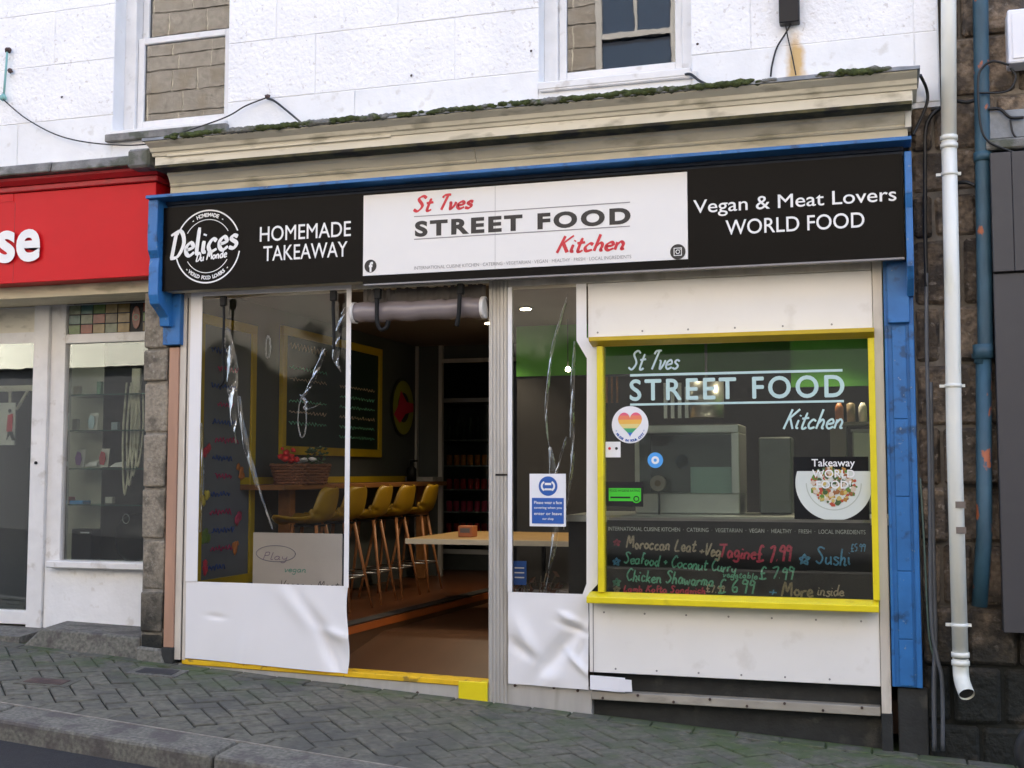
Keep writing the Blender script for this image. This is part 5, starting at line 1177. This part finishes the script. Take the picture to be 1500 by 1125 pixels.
B().box(x0 + .03, x1 - .05, y1 - .02, y1, z0 + .13, z1 - .055).link('back_panel', 'steel_dk', hc); B().box(x0 + .03, x1 - .05, y0 + .005, y0 + .01, z0 + .13, z1 - .055).link('pane', 'glass_serving', hc)
B().box(x0 + .33, x1 - .07, .65, .8, z0 + .13, z0 + .30).link('food_tray', 'letter_pale', hc)
tt = thing('tape_roll', 'pale round roll standing in front of the steel cabinet', 'roll', (-1.364, 0.350, 1.241))
cx_, cz_ = -1.364, 1.228; b = B(); b.tube([(cx_, .36, cz_), (cx_, .40, cz_)], .05, 24); b.link('roll', flat('roll_grey', (.20, .19, .16)), tt); B().tube([(cx_, .355, cz_), (cx_, .36, cz_)], .02, 16).link('core', flat('core_brown', (.10, .07, .03)), tt)
B().tube([(cx_, .4, cz_ - .05), (cx_, .4, 1.031)], .008, 6).link('stand', 'steel_dk', tt)
hd = thing('steel_urn', 'shiny steel canister hanging behind the window lettering', 'canister', (-1.164, 1.200, 1.785))
ux, uz0, uz1 = -1.164, 1.679, 1.929
B().tube([(ux, 1.2, uz0), (ux, 1.2, uz1)], .12, 20).link('body', 'steel', hd); B().tube([(ux, 1.2, uz1), (ux, 1.2, 2.6)], .01, 6).link('rod', 'steel_dk', hd)
for k in range(4): B().box(ux - .30 + k * .05, ux - .275 + k * .05, 1.18, 1.2, uz0, uz1 - .03 * (k % 2)).link('utensil', 'steel', hd)
jr = thing('jar_rail', 'thin orange utensils hanging at the left edge of the serving window', 'utensils', (-1.726, 0.600, 1.853))
for k in range(3): x = -1.745 + k * .035; B().tube([(x, .6, 1.761), (x, .6, 1.935)], .008, 6).link('handle', 'stool_wood', jr)
B().tube([(-1.95, .6, 1.944), (-.9, .6, 1.944)], .006, 6).link('rail', 'steel_dk', jr)
shf = thing('kitchen_shelf', 'brown shelf with containers at the right of the kitchen', 'shelf', (-0.212, 0.900, 1.618))
sx0, sx1, sz_ = -0.320, .18, 1.627
B().box(sx0, sx1, .9, 1.2, sz_ - .02, sz_).link('board', flat('shelf_tan', (.16, .13, .09)), shf); B().box(sx0, sx0 + .1, .95, 1.2, 1.03, sz_ - .021).link('upright', flat('shelf_tan2', (.12, .10, .08)), shf)
cl_ = [(.30, .10, .03), (.22, .16, .10), (.5, .48, .44), (.12, .05, .03)]
for k in range(4):
    x = sx0 + .06 + k * .075; B().tube([(x, 1.0, sz_ + .001), (x, 1.0, sz_ + .10 + .02 * (k % 2)), (x, 1.0, sz_ + .13)], [.028, .028, .012], 12).link('spice_bottle', flat('spice%d' % k, cl_[k]), label=['dark orange bottle at the left of the kitchen shelf', 'tan bottle second on the kitchen shelf', 'white bottle third on the kitchen shelf', 'dark brown bottle at the right of the kitchen shelf'][k], cat='bottle')
B().box(-.62, -.02, 1.75, 1.80, 1.92, 2.45).link('added_green_board', 'room_green', label='added bright green board high at the right of the kitchen', cat='board')  # added board, supplies the vivid green in the window's upper corner
wbx = thing('white_container', 'white plastic tub under the kitchen shelf', 'tub', (sx0 + .2, 1.0, 1.03)); B().box(sx0 + .14, sx0 + .34, 1.0, 1.15, 1.031, sz_ - .06).link('body', flat('tub_grey', (.42, .42, .38)), wbx, bevel=.01); B().box(sx0 + .13, sx0 + .35, .99, 1.16, sz_ - .06, sz_ - .045).link('lid', 'letter_grey', wbx)
cf = thing('dark_machine', 'dark steel machine on the counter right of the food cabinet', 'machine', (-0.699, 0.600, 1.045))
B().box(-0.751, -0.546, .6, .85, 1.033, 1.524).link('body', 'steel_dk', cf, bevel=.01); B().box(-0.729, -0.567, .59, .6, 1.12, 1.35).link('front', flat('machine_front', (.09, .11, .11)), cf)
# ceiling downlights
def downlight(x, y, lb, e):
    t = thing('ceiling_downlight', lb, 'ceiling light', (x, y, 2.58), group='lit ceiling downlights')
    B().tube([(x, y, 2.585), (x, y, 2.599)], .055, 20).link('rim', 'steel', t); B().tube([(x, y, 2.580), (x, y, 2.585)], .042, 20).link('bulb', 'lamp', t)
    ld = bpy.data.lights.new('downlight', 'SPOT'); ld.energy = e; ld.color = (1, .80, .55); ld.spot_size = R(110); ld.spot_blend = .6; ld.shadow_soft_size = .05
    lo = bpy.data.objects.new('downlight_lamp', ld); C.objects.link(lo); lo.parent = t; lo.location = (0, 0, -.02)
downlight(-2.663, 1.793, 'lit downlight seen at the top of the middle curtain', 10)
downlight(-3.217, 2.875 - .3, 'lit downlight half hidden by the grey post', 8)
downlight(-1.50, 1.4, 'lit downlight above the left of the serving window', 8)
downlight(-.42, 1.1, 'added downlight brightening the green at the right of the kitchen', 22)  # added lamp, placed to brighten the green corner of the kitchen
gls = thing('green_glow_lamp', 'lit pendant spot deep behind the middle curtain', 'lamp', (-2.527, 2.600, 2.170))
p_ = Vector((-2.527, 2.600, 2.170)); B().blob(p_, .022, 1, 2, (1, 1, 1), 0).link('bulb', 'lamp', gls); B().tube([(p_.x, p_.y, p_.z + .02), (p_.x, p_.y, 2.6)], .004, 5).link('cord', 'dark_plastic', gls)

# ================================================================ RIGHT SIDE
rw = thing('stone_side_wall', 'dark damp rubble stone wall at the right of the shop', 'wall', (1.2, 0, -.4))
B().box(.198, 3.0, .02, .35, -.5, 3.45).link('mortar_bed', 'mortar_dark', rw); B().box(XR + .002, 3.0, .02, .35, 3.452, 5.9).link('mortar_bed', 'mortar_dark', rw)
zs = [-.42, -.10, .22, .55, .90, 1.22, 1.56, 1.92, 2.25, 2.64, 2.90, 3.15, 3.46, 3.80, 4.12, 4.5, 4.9]
rs = random.Random(17)
for k, (a, c) in enumerate(zip(zs[:-1], zs[1:])):
    x = .20 if c < 3.5 else XR + .004
    first = True
    while x < 2.2:
        w = rs.uniform(.10, .17) if first and k % 2 else rs.uniform(.16, .42)
        first = False; xe = x + w; g = .007
        if a >= 2.26 and x < .20 + .01 and False: pass
        y = rs.uniform(-.045, -.0); j = lambda: rs.uniform(-.016, .016)
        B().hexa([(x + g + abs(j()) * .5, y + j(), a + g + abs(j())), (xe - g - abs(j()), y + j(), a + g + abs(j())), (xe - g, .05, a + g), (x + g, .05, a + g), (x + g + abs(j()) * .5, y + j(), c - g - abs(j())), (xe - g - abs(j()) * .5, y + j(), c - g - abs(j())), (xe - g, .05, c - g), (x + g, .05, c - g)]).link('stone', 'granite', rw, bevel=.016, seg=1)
        x = xe
# white downpipe
dpw = thing('white_downpipe', 'white plastic downpipe with a shoe outlet running down the stone wall', 'downpipe', (.40, -.13, .05))
pr_ = .042
B().tube([(.428, -.13, 6.0), (.424, -.13, 4.0), (.405, -.13, 3.18)], pr_, 20).link('upper_pipe', 'pvc', dpw)
B().tube([(.405, -.13, 3.18), (.40, -.13, 2.3), (.390, -.13, 1.5), (.392, -.13, .30)], pr_, 20).link('pipe', 'pvc', dpw)
for z, x in ((3.185, .405), (3.14, .405), (.30, .392), (.255, .392)): B().tube([(x, -.13, z - .013), (x, -.13, z + .013)], pr_ + .006, 20).link('collar', 'pvc', dpw)
B().tube(smoothpath([(.392, -.13, .28), (.392, -.13, .20), (.398, -.155, .15), (.415, -.215, .10)], 5), [pr_] * 15 + [pr_], 20, cap=False).link('shoe', 'pvc', dpw)
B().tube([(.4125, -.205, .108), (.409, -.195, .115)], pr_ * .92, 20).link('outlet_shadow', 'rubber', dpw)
for z, x in ((2.98, .403), (1.78, .393), (.46, .392)):
    t = B().tube([(x, -.13, z - .010), (x, -.13, z + .010)], pr_ + .004, 20); t.box(x - pr_ - .03, x - pr_, -.13, -.11, z - .008, z + .008); t.box(x + pr_, x + pr_ + .02, -.13, -.11, z - .008, z + .008); t.box(x - .01, x + .01, -.09, .02, z - .01, z + .01); t.link('bracket', 'pvc', dpw)
for z in (.98, 1.12): B().box(.385, .437, -.176, -.165, z - .018, z + .018).link('tape', flat('tape_brown', (.16, .13, .11)), dpw)
# old blue pipe
bp = thing('rusty_blue_pipe', 'old blue iron soil pipe with rust patches beside the grey cladding', 'pipe', (.57, -.09, .5))
B().tube([(.605, -.085, 6), (.597, -.085, 3.97), (.570, -.085, 2.0), (.545, -.085, 1.9)], .042, 16).link('pipe', 'blue_pipe', bp); B().tube([(.560, -.085, 2.0), (.535, -.085, .95), (.50, -.085, .56)], .042, 16).link('lower_pipe', 'blue_pipe', bp)
B().tube([(.558, -.085, 1.93), (.557, -.085, 2.01)], .055, 16).link('collar', 'blue_pipe', bp); B().box(.50, .64, -.05, 0, 1.94, 1.965).link('bracket', 'blue_pipe', bp)
B().tube([(.585, -.085, 3.05), (.585, -.085, 3.10)], .050, 16).link('collar', 'blue_pipe', bp)
# conduits
cd = thing('grey_conduit', 'pair of grey conduit tubes bending down the stone wall', 'conduit', (.28, -.06, -.3))
B().tube(smoothpath([(0.269, -0.060, 2.432), (0.261, -0.060, 1.963), (0.259, -0.060, 1.267), (0.248, -0.060, 0.505), (0.271, -0.070, 0.282), (0.296, -0.070, 0.133), (0.290, -0.070, -0.239)], 6), .011, 8).link('tube', 'conduit', cd)
B().tube(smoothpath([(0.276, -0.050, 1.808), (0.268, -0.050, 0.884), (0.267, -0.050, 0.392), (0.254, -0.050, 0.128), (0.248, -0.050, -0.246)], 6), .013, 8).link('tube', 'conduit', cd)
B().tube(smoothpath([(0.208, -0.050, 1.267), (0.221, -0.050, 0.883), (0.232, -0.050, 0.428), (0.254, -0.050, 0.278)], 6), .006, 6).link('thin_cable', 'cable_green', cd)
def cable(lb, pts, r=.006, m='cable', name='cable', cat='cable'):
    return B().tube(smoothpath(pts, 7), r, 6).link(name, m, label=lb, cat=cat)
cable('black cable looping from the cornice end behind the blue sign', [(0.258, -0.200, 3.543), (0.293, -0.100, 3.492), (0.296, -0.080, 3.418), (0.252, -0.080, 3.310), (0.213, -0.100, 3.228)], .010)
cable('thick black cable bending from the white pipe and running down the stones', [(0.370, -0.050, 3.388), (0.317, -0.060, 3.342), (0.285, -0.060, 3.264), (0.277, -0.060, 3.065), (0.268, -0.060, 2.709), (0.267, -0.060, 2.354)], .012)
cable('large black cable loop hanging over the blue pipe', [(0.730, -0.150, 3.571), (0.648, -0.160, 3.596), (0.594, -0.160, 3.570), (0.567, -0.160, 3.506), (0.566, -0.160, 3.330), (0.577, -0.160, 3.212), (0.612, -0.150, 3.145), (0.689, -0.150, 3.097), (0.793, -0.150, 3.050)], .007)
cable('small black cable coil below the white box', [(0.740, -0.120, 3.560), (0.767, -0.120, 3.511), (0.744, -0.120, 3.450), (0.700, -0.120, 3.427), (0.609, -0.140, 3.426), (0.562, -0.150, 3.427)], .006)
cable('black cable crossing right of the blue pipe', [(0.619, -0.120, 3.337), (0.680, -0.120, 3.331), (0.732, -0.120, 3.280), (0.802, -0.120, 3.274)], .009)
cable('thin black cable dropping to the grey ledge', [(0.732, -0.120, 3.268), (0.743, -0.120, 3.189), (0.781, -0.120, 3.136)], .006)
cable('black cable stub between the white pipe and blue pipe', [(0.444, -0.060, 3.422), (0.505, -0.080, 3.399), (0.548, -0.090, 3.403)], .010)
cable('black cable bracket low between the two pipes', [(0.439, -0.060, 2.942), (0.493, -0.080, 2.938), (0.538, -0.090, 2.913)], .011)
# white meter box
wb = thing('white_meter_box', 'white plastic meter box at the top right corner', 'box', (.85, -.12, 3.57))
B().box(.728, 1.10, -.16, .0, 3.575, 3.885).link('case', 'box_white', wb, bevel=.012, seg=2); B().box(.75, 1.08, -.166, -.161, 3.60, 3.86).link('lid', 'box_white', wb, bevel=.004)
B().box(.60, 1.4, -.14, 0, 3.10, 3.16).link('concrete_lintel', 'slate', label='grey slate ledge above the grey cladding', cat='ledge', bevel=.01)
B().box(.60, 1.4, -.10, 0, 3.17, 3.33).link('lead_apron', 'lead', label='dark lead apron above the slate ledge', cat='flashing', bevel=.004)
# grey cladding
gc_ = thing('grey_cladding', 'flat grey cladding panels at the right edge beside the blue pipe', 'cladding', (.9, -.15, .42))
for xa, xb in ((.617, .725), (.727, .86), (.862, 1.0), (1.002, 1.5)): B().box(xa, xb, -.165, -.05, 2.405, 3.075).link('board', 'clad', gc_, bevel=.003)
B().box(.617, 1.5, -.15, -.05, .43, 2.395).link('lower_sheet', 'clad', gc_, bevel=.003)
B().box(.62, 1.5, -.13, -.05, 2.395, 2.405).link('shadow_gap', 'dark_plastic', gc_)
# wheel at the corner
wh = thing('small_wheel', 'black rubber wheel at the bottom right corner', 'wheel', (.72, -.55, -.3))
wx, wy, wz, wr = .78, -.50, -.13, .165
B().tube([(wx + (wr - .035) * math.cos(t), wy, wz + (wr - .035) * math.sin(t)) for t in [k * math.pi / 16 for k in range(32)]], .035, 10, True).link('tyre', 'rubber', wh)
B().tube([(wx, wy - .03, wz), (wx, wy + .03, wz)], wr - .05, 24).link('rim', 'steel', wh)

# black box with cables on the white wall
ab = thing('black_wall_box', 'black alarm box with two cables on the white wall above the cornice', 'box', (-0.468, -0.100, 3.980))
B().box(-0.525, -0.407, -.13, -.056, 3.960, 4.259).link('case', 'dark_plastic', ab, bevel=.005)
B().tube(smoothpath([(-0.453, -0.090, 3.969), (-0.495, -0.070, 3.910), (-0.545, -0.066, 3.833), (-0.574, -0.066, 3.732), (-0.583, -0.070, 3.660)], 6), .006, 6).link('cable', 'cable', ab)
B().tube(smoothpath([(-0.492, -0.090, 3.974), (-0.479, -0.070, 3.888), (-0.458, -0.066, 3.782), (-0.436, -0.070, 3.654)], 6), .004, 6).link('cable', 'cable', ab)
# upper left cable and insulators
cable('thin black cable sagging from the insulator to the cornice', [(-6.094, -0.100, 4.022), (-5.887, -0.090, 3.859), (-5.581, -0.100, 3.704), (-5.205, -0.140, 3.608), (-4.802, -0.200, 3.559), (-4.507, -0.200, 3.620), (-4.240, -0.120, 3.720), (-4.101, -0.090, 3.797), (-3.946, -0.080, 3.843)], .005)
cable('thick black cable curling down onto the cornice', [(-3.946, -0.080, 3.838), (-3.883, -0.090, 3.810), (-3.773, -0.120, 3.725), (-3.553, -0.300, 3.557)], .008)
cable('short black cable stub under the middle sash window', [(-1.098, -0.070, 3.724), (-1.056, -0.100, 3.710), (-0.998, -0.160, 3.647), (-0.939, -0.240, 3.591)], .009)
hk = thing('cable_hook', 'small dark hook holding the cable on the white wall', 'hook', (-3.946, -0.080, 3.843)); B().blob((-3.943, -0.075, 3.849), .02, 3, 1).link('hook', 'grille_metal', hk)
ins = thing('insulator_bracket', 'old turquoise wire with rusty insulators at the top left', 'bracket', (-6.088, -0.080, 4.212))
for a in (72, 103): pass
B().blob((-6.083, -0.080, 4.397), .022, 4, 2).link('insulator', 'grille_metal', ins); B().blob((-6.059, -0.080, 4.240), .018, 5, 2).link('insulator', 'grille_metal', ins)
B().tube([(-6.085, -0.085, 4.416), (-6.096, -0.085, 4.211), (-6.107, -0.085, 4.028)], .008, 6).link('wire', flat('verdigris', (.20, .42, .40)), ins); B().blob((-6.108, -0.085, 4.043), .025, 6, 2).link('clamp', flat('verdigris', (.20, .42, .40)), ins)
# screws/blemishes on the smooth band
for k, (x, y_) in enumerate((( -2.9, 3.92), (-1.02, 3.93), (-2.08, 4.0), (-5.62, 4.03))):
    B().blob((x, -.058, y_ - .02), .009, k, 1, (1, .4, 1)).link('rusty_wall_plug', 'grille_metal', house)
B().box(-.05, .0, -.0, .0, 0, 0) if False else None

# ================================================================ OPPOSITE SIDE OF THE STREET (seen only in the window glass)
op = thing('opposite_building', 'brown stone building across the street, mirrored in the upper windows', 'building', (-6, -9.2, 0))
OY = -9.2; WX = [(-3.85, -2.65), (-.9, .3), (-7.6, -6.5)]; wz0, wz1 = 6.5, 8.7
b = B()
b.box(-18, 8, OY - .4, OY - .03, -1, 9.4); b.link('wall', 'mortar_far', op)
ro = random.Random(23); st_ = B(); z = -.6
while z < 9.3:
    h = ro.uniform(.26, .40); x = -17.5 + ro.uniform(0, .4)
    while x < 7.5:
        w = ro.uniform(.4, .85)
        segs = [(x, x + w)]
        if z + h > wz0 and z < wz1:
            for a, c_ in WX:
                segs = [q for p, r_ in segs for q in ((p, min(r_, a)), (max(p, c_), r_)) if q[1] - q[0] > .06]
        for p, r_ in segs:
            j = ro.uniform(0, .008); st_.box(p + .012, r_ - .012, OY - .03, OY - .016 + j, z + .012, z + h - .012)
        x += w
    z += h

B().box(-17.6, 7.6, OY + .03, OY + .10, -1, 3.05).link('dark_shopfront', flat('far_shop_dark', (.010, .010, .012), .6), op)
B().box(-17.6, 7.6, OY + .03, OY + .25, 3.06, 3.62).link('cream_fascia', flat('far_cream', (.26, .255, .22)), op)
st_.link('wall_stones', 'stone_far', op, kind='stuff')
for a, c_ in WX:
    w = B(); w.box(a, a + .09, OY - .02, OY + .04, wz0, wz1); w.box(c_ - .09, c_, OY - .02, OY + .04, wz0, wz1); w.box(a + .09, c_ - .09, OY - .02, OY + .04, wz0, wz0 + .1); w.box(a + .09, c_ - .09, OY - .02, OY + .04, wz1 - .1, wz1); w.box(a + .09, c_ - .09, OY - .02, OY + .05, (wz0 + wz1) / 2 - .04, (wz0 + wz1) / 2 + .04); w.box((a + c_) / 2 - .02, (a + c_) / 2 + .02, OY - .02, OY + .03, (wz0 + wz1) / 2 + .04, wz1 - .1)
    wf = w.link('window', flat('far_frame', (.34, .33, .31)), op); B().box(a + .05, c_ - .05, OY - .025, OY - .022, wz0 + .05, wz1 - .05).link('pane', flat('far_pane', (.022, .042, .075), .1), wf)
b = B(); b.prism([(OY - .5, 9.4), (OY + .15, 9.4), (OY - 2.5, 10.6)], 'x', -18, 8); b.link('roof', 'slate', op)
b = B(); b.box(-18, 8, -8.98, -8.6, -.9, .02); b.link('far_pavement', 'kerb', kind='structure')
